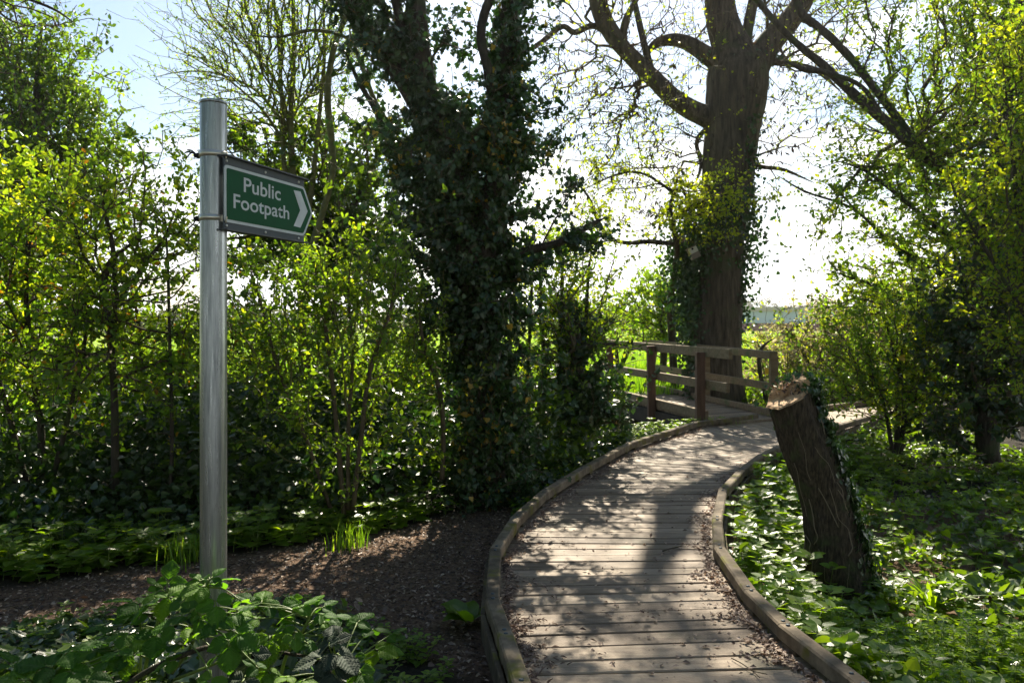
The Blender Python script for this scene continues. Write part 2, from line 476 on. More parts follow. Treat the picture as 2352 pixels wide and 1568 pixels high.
# ------------------------------------------------------------------ growing branches
def skeleton(stems, tips, rng, step=.18, alpha=.35, wander=.12, rt=.0035, rmax_join=.6):
    """stems: list of (path, radii). Every tip is joined to the wood grown so far."""
    pos, par, rad, pl = [], [], [], []
    for path, radii in stems:
        pr = catmull(np.hstack([np.asarray(path, float), np.asarray(radii, float)[:, None]]), 6)
        L = 0; prev = -1
        for k, q in enumerate(pr):
            if k: L += np.linalg.norm(q[:3] - pr[k - 1, :3])
            pos.append(q[:3]); par.append(prev); rad.append(q[3]); pl.append(L); prev = len(pos) - 1
    ns = len(pos)
    cap = ns + len(tips) * 14 + 10
    A = np.zeros((cap, 3)); A[:ns] = pos
    PL = np.zeros(cap); PL[:ns] = pl
    PA = np.full(cap, -1, int); PA[:ns] = par
    n = ns
    d0 = np.min(np.linalg.norm(tips[:, None, :] - A[None, :ns, :], axis=2), axis=1)
    ends = []
    for ti in np.argsort(d0):
        t = tips[ti]
        d = np.linalg.norm(A[:n] - t, axis=1)
        k = int(np.argmin(d + alpha * PL[:n] + .5 * np.maximum(0, A[:n, 2] - t[2])))
        dd = d[k]; m = int(min(12, max(1, round(dd / step))))
        if PA[k] >= 0:
            pd = A[k] - A[PA[k]]; pd /= np.linalg.norm(pd) + 1e-9
        else:
            pd = np.array([0, 0, 1.])
        c = A[k] + pd * dd * .38 + rng.normal(size=3) * dd * .06
        prev = k
        if n + m >= cap: break
        for s_ in range(1, m + 1):
            f = s_ / m
            q = (1 - f) ** 2 * A[k] + 2 * f * (1 - f) * c + f * f * t
            if s_ < m: q = q + rng.normal(size=3) * step * wander
            A[n] = q; PA[n] = prev; PL[n] = PL[k] + dd * f; prev = n; n += 1
        ends.append(n - 1)
    A, PA = A[:n], PA[:n]
    cnt = np.zeros(n); cnt[ends] = 1
    for i in range(n - 1, ns - 1, -1):
        cnt[PA[i]] += cnt[i]
    r = rt * np.maximum(cnt, 1) ** .45
    for i in range(ns, n):
        p = PA[i]
        lim = rad[p] * rmax_join if p < ns else r[p]
        r[i] = min(r[i], lim)
    r[:ns] = rad
    return A, PA, r, ns, np.array(ends)


def edges_fv(A, PA, r, idx, sides=4):
    idx = np.asarray(idx); p = PA[idx]
    a, b = A[p], A[idx]
    rb = r[idx]; ra = np.minimum(r[p], rb * 1.5)
    d = b - a; d /= np.linalg.norm(d, axis=1)[:, None] + 1e-9
    ref = np.where(np.abs(d[:, 2:]) < .9, [[0, 0, 1.]], [[1., 0, 0]])
    x = np.cross(d, ref); x /= np.linalg.norm(x, axis=1)[:, None] + 1e-9
    y = np.cross(d, x)
    th = np.arange(sides) * 2 * np.pi / sides
    o = np.cos(th)[None, :, None] * x[:, None, :] + np.sin(th)[None, :, None] * y[:, None, :]
    V = np.concatenate([a[:, None, :] + o * ra[:, None, None], (b + d * rb[:, None] * .4)[:, None, :] + o * rb[:, None, None]], 1)
    n = len(idx); off = (np.arange(n) * 2 * sides)[:, None, None]
    j = np.arange(sides)
    q = np.stack([j, (j + 1) % sides, (j + 1) % sides + sides, j + sides], -1)[None] + off
    return V.reshape(-1, 3), [q.reshape(-1, 4)]


def blob_points(blobs, n, rng, clump=.0):
    """blobs: (u, v, ru, rv, Y, rY[, weight]) -> n points in world space"""
    w = []
    for b in blobs:
        w.append(b[2] * b[3] * (b[4] / F) ** 2 * (b[6] if len(b) > 6 else 1))
    w = np.array(w); w /= w.sum()
    k = rng.multinomial(n, w)
    out = []
    for b, m in zip(blobs, k):
        if m == 0: continue
        c = P(b[0], b[1], b[4]); rr = np.array([b[2] / F * b[4], b[5], b[3] / F * b[4]])
        # soft-edged cloud made of sprays of very different size
        v = np.clip(rng.normal(size=(m, 3)) * .60, -1.7, 1.7) * rr
        if clump:
            nc = max(3, m // 11)
            cc = np.clip(rng.normal(size=(nc, 3)) * .62, -1.6, 1.6) * rr
            pick = np.minimum((rng.uniform(size=m) ** 1.5 * nc).astype(int), nc - 1)
            sp_ = (.05 + .011 * b[4]) * rng.uniform(.5, 1.6, nc)[pick][:, None]
            w_ = cc[pick] + rng.normal(size=(m, 3)) * sp_ * [1.25, 1.25, .7]
            sel = rng.uniform(size=m) < clump
            v[sel] = w_[sel]
        out.append(c + v)
    return np.concatenate(out)


DENS = 1.55
# openings in the canopy: where the sun reaches the ground, as (x, y, rx, ry)
GAPS = [(-1.6, 6.35, .95, .5), (-2.5, 5.8, .55, .4), (-3.5, 5.6, .35, .35), (-2.6, 4.7, .7, .4), (-1.55, 5.5, .5, .35), (2.1, 6.7, .55, 1.4),
        (1.6, 4.4, .45, .9), (3.35, 6.5, .8, .7), (2.95, 4.9, .6, .9), (2.5, 4.1, .7, .5), (-.8, 1.95, .45, .3)]


def in_gap(p):
    t = (p[:, 2] - .1) / sdir.z
    x = p[:, 0] - sdir.x * t; y = p[:, 1] - sdir.y * t
    m = np.zeros(len(p), bool)
    for gx, gy, rx, ry in GAPS:
        m |= ((x - gx) / rx) ** 2 + ((y - gy) / ry) ** 2 < 1 + .5 * vnoise(p * 4, 2)
    return m & (t > .25)


def plant(name, label, cat, base, stems, blobs, leaves, ntips, seed, group=None, wood='bark', twig='twig', rt=.0035, step=.18,
          clump=.6, alpha=.35, wander=.14, stem_sides=10, trunk_name='trunk', leaf_name='crown', twig_name='branch', lump=.12, extra=None,
          shape_tips=None, thing_obj=None, zmin=None, open_=.85):
    """leaves: list of (template, material, size, leaves per tip, spread, up, droop, weight)"""
    rng = np.random.RandomState(seed)
    root = thing_obj or thing(name, label, cat, base, group)
    for _p, _r in stems:
        _r[-1] *= .25
    loc = tuple(root.location)
    tips = blob_points(blobs, int(ntips * DENS), rng, clump)
    if zmin is not None:
        tips = tips[tips[:, 2] > zmin]
    tips = tips[~(in_gap(tips) & (rng.uniform(size=len(tips)) < open_))]
    if shape_tips: tips = shape_tips(tips, rng)
    A, PA, r, ns, ends = skeleton(stems, tips, rng, step, alpha, wander, rt)
    s = Soup()
    for k, (path, radii) in enumerate(stems):
        V, fs = loft_fv(path, radii, stem_sides, .03, lump, seed + k)
        s.add(V, fs)
    if extra: extra(s)
    s.build(trunk_name, wood, root, loc)
    s = Soup()
    V, fs = edges_fv(A, PA, r, np.arange(ns, len(A)), 4)
    s.add(V, fs)
    s.build(twig_name, twig, root, loc)
    # leaves sit on the outer nodes
    wts = np.array([l[7] for l in leaves], float); wts /= wts.sum()
    pick = rng.choice(len(leaves), size=len(ends), p=wts)
    mats = []
    s = Soup()
    for li, (T, mat, size, per, spread, up, droop, _) in enumerate(leaves):
        e = ends[pick == li]
        if not len(e): continue
        if mat not in mats: mats.append(mat)
        m = len(e) * per
        node = np.repeat(e, per)
        pn = PA[node]; ppn = np.where(PA[pn] >= ns, PA[pn], pn)
        f = rng.uniform(0, 1, size=m)
        base_p = np.where((f < .5)[:, None], A[node] + (A[pn] - A[node]) * (f * 2)[:, None], A[pn] + (A[ppn] - A[pn]) * ((f - .5) * 2)[:, None])
        far = np.linalg.norm(base_p - A[node], axis=1) > .35
        base_p[far] = A[node][far] + rng.normal(size=(far.sum(), 3)) * .1
        pos = base_p + rng.normal(size=(m, 3)) * spread * .65
        dr = A[node] - A[pn]; dr /= np.linalg.norm(dr, axis=1)[:, None] + 1e-9
        d = rdir(rng, m) + dr * .5; d[:, 2] -= droop
        nr = rdir(rng, m, up)
        # colours: neighbours alike, with leaf by leaf variation
        cr = np.clip(.5 + .33 * vnoise(pos * 2.2, seed) + rng.normal(size=m) * .2, 0, 1)
        put(s, T, pos, d, nr, size * rng.uniform(.4, 1.35, m), cr, mats.index(mat))
    s.build(leaf_name, mats, root, loc)
    return root


# ------------------------------------------------------------------ boardwalk lines (needed by the ground)
PAIRS = [((1420, 2150), (2560, 2080)), ((1200, 1568), (1965, 1553)), ((1160, 1450), (1803, 1430)), ((1131, 1370), (1722, 1352)),
         ((1138, 1258), (1652, 1254)), ((1184, 1186), (1647, 1190)), ((1250, 1127), (1660, 1123)), ((1340, 1072), (1702, 1078)),
         ((1445, 1016), (1748, 1044)), ((1598, 968), (1800, 1018)), ((1737, 951), (1880, 989)), ((1898, 930), (2012, 949)),
         ((1989, 920), (2080, 940)), ((2127, 913), (2160, 929)), ((2352, 905), (2352, 921)), ((2700, 897), (2640, 911))]
LK = np.array([G(*a, .10)[:2] for a, b in PAIRS]); RK = np.array([G(*b, .10)[:2] for a, b in PAIRS])
MID = catmull((LK + RK) / 2, 10)
HW = np.linalg.norm(LK - RK, axis=1) / 2
HWs = np.interp(np.linspace(0, len(HW) - 1, len(MID)), np.arange(len(HW)), HW)


def walk_side(x, y):
    """distance outside the boardwalk edge (negative = under it), and side (+1 right of it, -1 left)"""
    p = np.stack([x, y], -1).reshape(-1, 1, 2)
    d = p - MID[None]
    dist = np.linalg.norm(d, axis=2)
    k = np.argmin(dist, axis=1)
    t = np.gradient(MID, axis=0)[k]
    dd = d[np.arange(len(k)), k]
    side = np.sign(t[:, 1] * dd[:, 0] - t[:, 0] * dd[:, 1])
    return (dist[np.arange(len(k)), k] - HWs[k]).reshape(np.shape(x)), side.reshape(np.shape(x))


def sstep(a, b, x):
    t = np.clip((x - a) / (b - a), 0, 1)
    return t * t * (3 - 2 * t)


def ground_z(x, y):
    x = np.asarray(x, float); y = np.asarray(y, float)
    d, side = walk_side(x, y)
    near = 1 - sstep(13, 17, y)
    z = np.full(x.shape, -.10)
    z = z + np.where(side > 0, -.26 * sstep(-.1, .8, d) * near, -.02)
    z = np.where(d < .05, np.minimum(z, -.14), z)
    # ditch that the footbridge spans
    yc = 14.6 - .10 * (x - 3)
    dd = np.exp(-((y - yc) / 1.05) ** 2) * sstep(-4, 0, x) * (1 - sstep(5.2, 6.6, x))
    z = z - .75 * dd * sstep(.0, .5, d)
    z = z + .10 * sstep(17, 19, y)
    q = np.stack([x, y], -1)
    z = z + (.022 * vnoise(q * 1.3, 3) + .008 * vnoise(q * 5, 4)) * (y < 60)
    z = z + .05 * vnoise(q * .35, 8) * sstep(.4, 1.5, d) * (y < 40)
    return z


HIX, HIY = [-7, -3.3, -2.7, -2.1, -1.16, -.5, .3, .8], [4.9, 5.1, 5.5, 5.7, 6.45, 7.2, 8.2, 8.6]


def bark_mask(x, y):
    """where the trodden bark-chip path lies"""
    # path runs from lower left up to the boardwalk edge
    lo = np.interp(x, [-7, -2.8, -2.2, -1.2, -.6, -.2, .3], [4.3, 4.4, 4.6, 4.7, 4.35, 3.8, 3.3])
    hi = np.interp(x, HIX, HIY)
    n = vnoise(np.stack([x, y], -1) * 3, 12) * .16
    return sstep(-.15, .15, np.minimum(y - lo, hi - y) + n)


# ------------------------------------------------------------------ ground sheet
def build_ground():
    xs = np.concatenate([-np.geomspace(400, 8, 26)[:-1], np.arange(-8, 11, .11), np.geomspace(11, 400, 26)])
    ys = np.concatenate([[-12, -6, -2, 0, 1], np.arange(1.5, 20, .11), np.geomspace(20, 900, 46)])
    X, Y = np.meshgrid(xs, ys)
    Z = ground_z(X, Y)
    V = np.stack([X, Y, Z], -1).reshape(-1, 3)
    nx = len(xs); i, j = np.meshgrid(np.arange(len(ys) - 1), np.arange(nx - 1), indexing='ij')
    a = i * nx + j
    q = np.stack([a, a + 1, a + 1 + nx, a + nx], -1).reshape(-1, 4)
    m, nt, b = new_mat('ground')
    s = Soup(); s.add(V, [q])
    o = s.build('ground', m)
    tag(o, 'flat ground with a brown bark path, ditch and sunny green field', None, None, 'structure')
    me = o.data
    for nm, val in (('field', sstep(16.2, 17.6, Y) * 1.0), ('barkchip', bark_mask(X, Y))):
        at = me.attributes.new(nm, 'FLOAT', 'POINT'); at.data.foreach_set('value', val.ravel().astype(np.float32))
    t = nt.nodes.new('ShaderNodeTexCoord')

    def noise(sc, det=6, rough=.6):
        n = nt.nodes.new('ShaderNodeTexNoise'); n.inputs['Scale'].default_value = sc; n.inputs['Detail'].default_value = det
        n.inputs['Roughness'].default_value = rough
        nt.links.new(t.outputs['Object'], n.inputs['Vector']); return n.outputs['Fac']
    n1 = noise(34, 10, .75)
    soil = ramp(nt, n1, [(.3, (.012, .010, .007)), (.7, (.05, .042, .028))])
    chip = ramp(nt, n1, [(.33, (.055, .033, .020)), (.55, (.18, .115, .075)), (.72, (.36, .26, .18))])
    g = ramp(nt, noise(3, 8), [(.3, (.13, .22, .018)), (.6, (.22, .34, .025)), (.8, (.32, .36, .03))])
    fy = ramp(nt, noise(.9, 8, .7), [(.50, (0, 0, 0)), (.62, (1, 1, 1))])
    mg = nt.nodes.new('ShaderNodeMix'); mg.data_type = 'RGBA'
    mul = nt.nodes.new('ShaderNodeMath'); mul.operation = 'MULTIPLY'; mul.inputs[1].default_value = .6
    nt.links.new(fy, mul.inputs[0]); nt.links.new(mul.outputs[0], mg.inputs[0])
    nt.links.new(g, mg.inputs[6]); mg.inputs[7].default_value = (.50, .42, .03, 1)

    def mix(attr, a_, b_):
        at = nt.nodes.new('ShaderNodeAttribute'); at.attribute_name = attr
        mm = nt.nodes.new('ShaderNodeMix'); mm.data_type = 'RGBA'
        nt.links.new(at.outputs['Fac'], mm.inputs[0]); nt.links.new(a_, mm.inputs[6]); nt.links.new(b_, mm.inputs[7])
        return mm.outputs[2]
    c = mix('field', mix('barkchip', soil, chip), mg.outputs[2])
    nt.links.new(c, b.inputs['Base Color'])
    b.inputs['Roughness'].default_value = .95; b.inputs['Specular IOR Level'].default_value = .15
    bp = nt.nodes.new('ShaderNodeBump'); bp.inputs['Strength'].default_value = .9; bp.inputs['Distance'].default_value = .03
    nt.links.new(n1, bp.inputs['Height']); nt.links.new(bp.outputs[0], b.inputs['Normal'])


build_ground()


# ------------------------------------------------------------------ boardwalk
def build_boardwalk():
    root = thing('boardwalk', 'curving grey timber boardwalk with low side kerbs, strewn with dry leaf litter', 'boardwalk', (0.9, 6, 0))
    loc = tuple(root.location)
    rng = np.random.RandomState(4)
    N = 14
    Lc, Rc = catmull(LK, N), catmull(RK, N)
    mid = (Lc + Rc) / 2
    s_ = np.concatenate([[0], np.cumsum(np.linalg.norm(np.diff(mid, axis=0), axis=1))])
    n = int(s_[-1] / .150)
    t = np.linspace(0, s_[-1], n + 1); t[1:-1] += rng.uniform(-.011, .011, n - 1)
    Lb = np.stack([np.interp(t, s_, Lc[:, k]) for k in (0, 1)], -1); Rb = np.stack([np.interp(t, s_, Rc[:, k]) for k in (0, 1)], -1)
    sp = Soup()
    for i in range(n):
        l0, l1, r0, r1 = Lb[i], Lb[i + 1], Rb[i], Rb[i + 1]
        dm = (l1 + r1) / 2 - (l0 + r0) / 2; dm /= np.linalg.norm(dm)
        g = .0042 + rng.uniform(-.0018, .002)
        l0 = l0 + dm * g; r0 = r0 + dm * g; l1 = l1 - dm * g; r1 = r1 - dm * g
        z = rng.uniform(-.003, .003); z2 = z + rng.uniform(-.002, .002)
        K = 7
        V = []
        for k in range(K + 1):
            f = k / K
            a = l0 * (1 - f) + r0 * f; b = l1 * (1 - f) + r1 * f
            zz_ = z * (1 - f) + z2 * f; bv = dm * .006
            V += [[*a, zz_ - .035], [*a, zz_ - .006], [*(a + bv), zz_], [*(b - bv), zz_ - .0005], [*b, zz_ - .006], [*b, zz_ - .035]]
        V = np.array(V); q = []
        for k in range(K):
            for e in range(6):
                e2 = (e + 1) % 6
                q.append([k * 6 + e, (k + 1) * 6 + e, (k + 1) * 6 + e2, k * 6 + e2])
        sp.add(V, [np.array(q), np.array([[0, 1, 2, 3, 4, 5], [K * 6 + 5 - e for e in range(6)]])], np.full(len(V), rng.uniform()), 0, False)
    sp.build('deck_planks', 'deck', root, loc)
    sp = Soup()
    for i in range(n):
        for f in (.09, .11, .5, .9, .92) if rng.uniform() < .5 else (.1, .49, .51, .91):
            f += rng.normal() * .004
            c = (Lb[i] * (1 - f) + Rb[i] * f) * .5 + (Lb[i + 1] * (1 - f) + Rb[i + 1] * f) * .5 + rng.normal(size=2) * .012
            th = np.arange(6) * np.pi / 3
            V = np.stack([c[0] + .0042 * np.cos(th), c[1] + .0042 * np.sin(th), np.full(6, .0042)], -1)
            sp.add(V, [np.array([list(range(6))])])
    tag(sp.build('nail_heads', 'dark_wood', root, loc), kind='stuff')
    # bearers under the deck
    for off in (.16, .5, .84):
        sp = Soup()
        for i in range(0, len(Lc) - 1, 7):
            j = min(i + 7, len(Lc) - 1)
            a = Lc[i] * (1 - off) + Rc[i] * off; b = Lc[j] * (1 - off) + Rc[j] * off
            V, fs = beam_fv([*a, -.092], [*b, -.092], .05, .10, .004); sp.add(V, fs, None, 0, False)
        sp.build('bearer', 'dark_wood', root, loc)

    def kerbs(K, side, skip=()):
        for i in range(len(K) - 1):
            if i in skip: continue
            a, b = K[i], K[i + 1]
            d = b - a; L = np.linalg.norm(d); d /= L
            nsp = max(1, int(L / .7))
            sp = Soup(); r = rng.uniform(.2, .9)
            V, fs = beam_fv([*(a - d * .012), .062], [*(b + d * .008), .062 + rng.uniform(-.003, .003)], .078, .078, .009)
            sp.add(V, fs, np.full(len(V), r), 0, False)
            nr = np.array([d[1], -d[0]]) * side
            # fascia board down the outer side
            V, fs = beam_fv([*(a + nr * .052), -.055], [*(b + nr * .052), -.055], .024, .13, .003)
            sp.add(V, fs, np.full(len(V), .1), 0, False)
            for k in range(nsp + 1):
                q = a + d * (L * (k + .25) / (nsp + .5))
                V, fs = beam_fv([*(q - d * .06), .0105], [*(q + d * .06), .0105], .07, .024, .002)
                sp.add(V, fs, np.full(len(V), .3), 0, False)
            kb = sp.build('kerb_rail', 'kerb', root, loc)
            for f in (.05, .95) if L < 1.6 else (.04, .5, .96):
                q = a + d * L * f
                th = np.arange(8) * np.pi / 4
                V = np.concatenate([np.stack([q[0] + rr * np.cos(th), q[1] + rr * np.sin(th), np.full(8, zc)], -1) for rr, zc in ((.011, .1), (.011, .1045), (.007, .107))])
                qd = [[k * 8 + e, k * 8 + (e + 1) % 8, k * 8 + 8 + (e + 1) % 8, k * 8 + 8 + e] for k in range(2) for e in range(8)]
                s2 = Soup(); s2.add(V, [np.array(qd), np.array([list(range(16, 24))])])
                s2.build('bolt', 'alu', kb, loc)
    kerbs(LK[:11], -1); kerbs(LK[11:], -1); kerbs(RK, 1)
    # cushions of moss along the right kerb
    for (a, b, w) in (((1735, 1395), (1925, 1550), 1.2),):
        sp = Soup(); A_, B_ = G(*a, .005), G(*b, .005)
        for k in range(int(60 * w + 20) if w != .8 else 22):
            f = rng.uniform(); c = A_ * (1 - f) + B_ * f; c[:2] += rng.normal(size=2) * (.018 if w != .25 else .007)
            if .6 < w < 1: c[2] = .101
            rr = rng.uniform(.004, .013)
            th = np.arange(8) * np.pi / 4
            V = [[c[0] + rr * k2 * math.cos(x), c[1] + rr * k2 * math.sin(x), c[2] + zc] for k2, zc in ((1, -.002), (.75, rr * .35)) for x in th] + [[c[0], c[1], c[2] + rr * .5]]
            fs = [np.array([[e, (e + 1) % 8, 8 + (e + 1) % 8, 8 + e] for e in range(8)]), np.array([[8 + e, 8 + (e + 1) % 8, 16] for e in range(8)])]
            sp.add(np.array(V), fs)
        sp.build('moss', 'moss', root, loc)


build_boardwalk()


# ------------------------------------------------------------------ footbridge
def build_bridge():
    root = thing('footbridge', 'small wooden footbridge with two-rail railings leading into the sunny field', 'footbridge', (3.1, 14.5, 0))
    loc = tuple(root.location)

    def beam(nm, a, b, w, h, mat='rail', r=.5, par=None, up=(0, 0, 1)):
        s = Soup(); V, fs = beam_fv(a, b, w, h, .006, up); s.add(V, fs, np.full(len(V), r), 0, False)
        return s.build(nm, mat, par or root, loc)
    n0, n1 = np.array([3.02, 12.45]), np.array([2.07, 16.4])         # near railing
    f0, f1 = np.array([4.22, 13.0]), np.array([3.18, 18.0])          # far railing
    dn = (n1 - n0) / np.linalg.norm(n1 - n0); df = (f1 - f0) / np.linalg.norm(f1 - f0)
    nn = np.array([-dn[1], dn[0]])                                    # outwards (left)
    # deck boards
    rng = np.random.RandomState(9)
    s = Soup(); n = 34
    for k in range(n):
        t0, t1 = (k + .04) / n, (k + .96) / n
        a = (n0 - dn * .35) * (1 - (t0 + t1) / 2) + (n1 + dn * .4) * (t0 + t1) / 2; b = (f0 - df * .3) * (1 - (t0 + t1) / 2) + (f1 - df * .3) * (t0 + t1) / 2
        V, fs = beam_fv([*a, .02], [*b, .02 + rng.uniform(-.003, .003)], .128, .04, .005)
        s.add(V, fs, np.full(len(V), rng.uniform()), 0, False)
    s.build('deck_boards', 'deck', root, loc)
    # main beams
    for p0, p1, d in ((n0, n1, dn), (f0, f1, df)):
        beam('main_beam', [*(p0 - d * .3), -.15], [*(p1 + d * .5), -.15], .12, .26, 'dark_wood')
    # kerb boards
    beam('kerb_board', [*(n0 - dn * .05), .115], [*(n1 + dn * .75), .115], .07, .15)
    beam('kerb_board', [*(f0 - df * .1), .10], [*(f1 + df * .2), .10], .06, .10)
    # near posts (outside the rails), with rails behind them
    for t, top, bot in ((0.0, 1.10, .0), (.455, 1.14, -.36), (.985, 1.12, -.3)):
        p = n0 + (n1 - n0) * t + nn * .085
        tilt = .03 if t == 0.455 else .0
        beam('post', [*p, bot - .12], [p[0] - tilt, p[1], top], .135, .135, 'post_red', .5, None, (0, 1, 0))
    beam('handrail', [*(n0 - dn * .80), 1.10], [*(n1 + dn * .45), 1.115], .06, .15)
    beam('middle_rail', [*(n0 - dn * .72), .60], [*(n1 + dn * .6), .605], .06, .14)
    # far railing
    q = f0 - df * .02 + np.array([.04, -.0])
    post = beam('post', [*q, -.3], [*q, 1.02], .12, .12, 'rail', .2, None, (0, 1, 0))
    q2 = f1 + np.array([.03, 0])
    beam('post', [q2[0] - .12, q2[1], .0], [q2[0] + .03, q2[1], 1.0], .11, .11, 'rail', .8, None, (0, 1, 0))
    q3 = (f0 + f1) / 2 + np.array([.09, 0])
    beam('post', [*q3, -.3], [*q3, 1.02], .11, .11, 'rail', .4, None, (0, 1, 0))
    beam('handrail', [*(f0 - df * .1), 1.03], [*(f1 + df * .35), 1.09], .14, .12)
    beam('middle_rail', [*(f0 - df * .05), .52], [*(f1 + df * .3), .545], .055, .12)
    s = Soup(); c = P(1761, 852, 12.93); V, fs = box_fv(c, (.06, .006, .10)); s.add(V, fs, None, 0, False)
    s.build('waymarker', 'yellowtag', post, loc)


build_bridge()


# ------------------------------------------------------------------ footpath sign
def build_sign():
    Y0 = 2.3
    px, py = (479 - CX) / F * Y0, Y0 + .038
    root = thing('footpath_sign', 'green fingerpost sign reading Public Footpath on a galvanised steel pole', 'signpost', (px, py, -.1))
    loc = tuple(root.location)
    r = .0378
    ztop = EYE + (HZ - 226) / F * Y0
    s = Soup()
    prof = [(-.4, r), (0.2, r), (1.0, r), (ztop - .01, r), (ztop - .002, r), (ztop, r * .97), (ztop + .003, r * .5), (ztop + .0035, .002)]
    th = np.linspace(0, 2 * np.pi, 64, endpoint=False)
    V = np.concatenate([np.stack([px + q * np.cos(th), py + q * np.sin(th), np.full(64, z)], -1) for z, q in prof])
    q = [[k * 64 + e, k * 64 + (e + 1) % 64, (k + 1) * 64 + (e + 1) % 64, (k + 1) * 64 + e] for k in range(len(prof) - 1) for e in range(64)]
    s.add(V, [np.array(q)])
    s.build('pole', 'galv', root, loc)
    # cap seam: a dark groove just under the top
    s = Soup(); V = np.concatenate([np.stack([px + q_ * np.cos(th), py + q_ * np.sin(th), np.full(64, z)], -1) for z, q_ in ((ztop - .009, r + .0002), (ztop - .009, r + .0007), (ztop - .001, r + .0007), (ztop + .001, r * .98))])
    q = [[k * 64 + e, k * 64 + (e + 1) % 64, (k + 1) * 64 + (e + 1) % 64, (k + 1) * 64 + e] for k in range(3) for e in range(64)]
    s.add(V, [np.array(q)]); s.build('cap', 'galv', root, loc)

    O = np.array([-.831, 2.3]); D = np.array([.305, .952]); Nn = np.array([.952, -.305])

    def sv(u, v):
        k = (u - CX) / F
        s_ = (.831 + k * 2.3) / (.305 - k * .952)
        return s_, EYE + (HZ - v) / F * (2.3 + .952 * s_)

    def W(s_, z, n=0.0):
        q = O + D * s_ + Nn * n
        return [q[0], q[1], z]

    def slab(nm, poly, n0, n1, mat, par=None):
        """closed polygon (s, z) as a plate between normal offsets n0 < n1"""
        k = len(poly)
        V = np.array([W(a, b, n0) for a, b in poly] + [W(a, b, n1) for a, b in poly])
        fs = [np.array([list(range(k))[::-1]]), np.array([list(range(k, 2 * k))]), np.array([[i, (i + 1) % k, k + (i + 1) % k, k + i] for i in range(k)])]
        s = Soup(); s.add(V, fs, None, 0, False)
        return s.build(nm, mat, par or root, loc)

    def rounded(pts, rad, n=5):
        out = []
        pts = [np.array(p) for p in pts]
        for i, p in enumerate(pts):
            a, b = pts[i - 1] - p, pts[(i + 1) % len(pts)] - p
            ra = min(rad, .4 * np.linalg.norm(a), .4 * np.linalg.norm(b))
            a = p + a / np.linalg.norm(a) * ra; b = p + b / np.linalg.norm(b) * ra
            for t in np.linspace(0, 1, n):
                out.append((1 - t) ** 2 * a + 2 * t * (1 - t) * p + t * t * b)
        return out
    zt, zb = 2.050, 1.884; zm = (zt + zb) / 2; sl = .415; tip = .468
    # carrier plate with folded rails
    slab('back_plate', [(.001, zb - .020), (sl + .004, zb - .020), (sl + .004, zt + .024), (.001, zt + .024)], -.006, -.002, 'alu')
    slab('rail_lip', [(-.004, zt + .024), (sl + .012, zt + .024), (sl + .012, zt + .028), (-.004, zt + .028)], -.022, .012, 'alu_dark')
    slab('rail_lip', [(-.004, zb - .024), (sl + .012, zb - .024), (sl + .012, zb - .020), (-.004, zb - .020)], -.022, .012, 'alu_dark')
    pl = slab('sign_plate', rounded([(0, zb), (sl, zb), (tip, zm), (sl, zt), (0, zt)], .014), -.002, .001, 'sign_white')
    i = .0085
    slab('green_panel', rounded([(i, zb + i), (sl - .006, zb + i), (tip - .0105, zm), (sl - .006, zt - i), (i, zt - i)], .008), .001, .0016, 'sign_green', pl)
    ch = [sv(*p) for p in ((673.5, 437), (689, 440), (705.5, 485.5), (689, 523), (673.5, 519), (688.5, 483))]
    slab('chevron', ch, .0016, .0021, 'sign_white', pl)
    for k, s_ in enumerate((.012, .2, .385)):
        for z in (zt + .012, zb - .010):
            th8 = np.arange(12) * np.pi / 6
            s = Soup(); V = np.array([W(s_ + rr * math.cos(x), z + rr * math.sin(x), n) for rr, n in ((.0042, -.002), (.0042, .0002), (.002, .0012)) for x in th8])
            q = [[k2 * 12 + e, k2 * 12 + (e + 1) % 12, k2 * 12 + 12 + (e + 1) % 12, k2 * 12 + 12 + e] for k2 in range(2) for e in range(12)]
            s.add(V, [np.array(q), np.array([list(range(24, 36))])]); s.build('rivet', 'rivet', root, loc)
    # lettering
    for txt, (ul, vl), (ur, vr), cap_px in (("Public", (558.7, 440), (643.5, 461), 31.0), ("Footpath", (535, 477), (663, 506.5), 31.0)):
        s0, z0 = sv(ul, vl); s1, _ = sv(ur, vr)
        cu = bpy.data.curves.new('lettering', 'FONT'); cu.body = txt; cu.size = 1; cu.extrude = 0; cu.offset = .012; cu.resolution_u = 6
        ob = bpy.data.objects.new('tmp', cu); COL.objects.link(ob)
        bpy.context.view_layer.update()
        me = bpy.data.meshes.new_from_object(ob.evaluated_get(bpy.context.evaluated_depsgraph_get()))
        bpy.data.objects.remove(ob)
        co = np.zeros(len(me.vertices) * 3); me.vertices.foreach_get('co', co); co = co.reshape(-1, 3)
        x0, x1 = co[:, 0].min(), co[:, 0].max()
        caph = co[:, 1].max()                                # ascender / capital height
        hgt = cap_px / F * (2.3 + .952 * (s0 + .02)) * (1.04)
        ss = s0 + (co[:, 0] - x0) / (x1 - x0) * (s1 - s0); zzz = z0 + co[:, 1] / caph * hgt
        V = np.array([W(a, b, .0021) for a, b in zip(ss, zzz)]) - np.array(loc)
        me.vertices.foreach_set('co', V.ravel()); me.update()
        me.materials.clear(); me.materials.append(M['sign_white'])
        o = bpy.data.objects.new('lettering', me); COL.objects.link(o); o.parent = pl
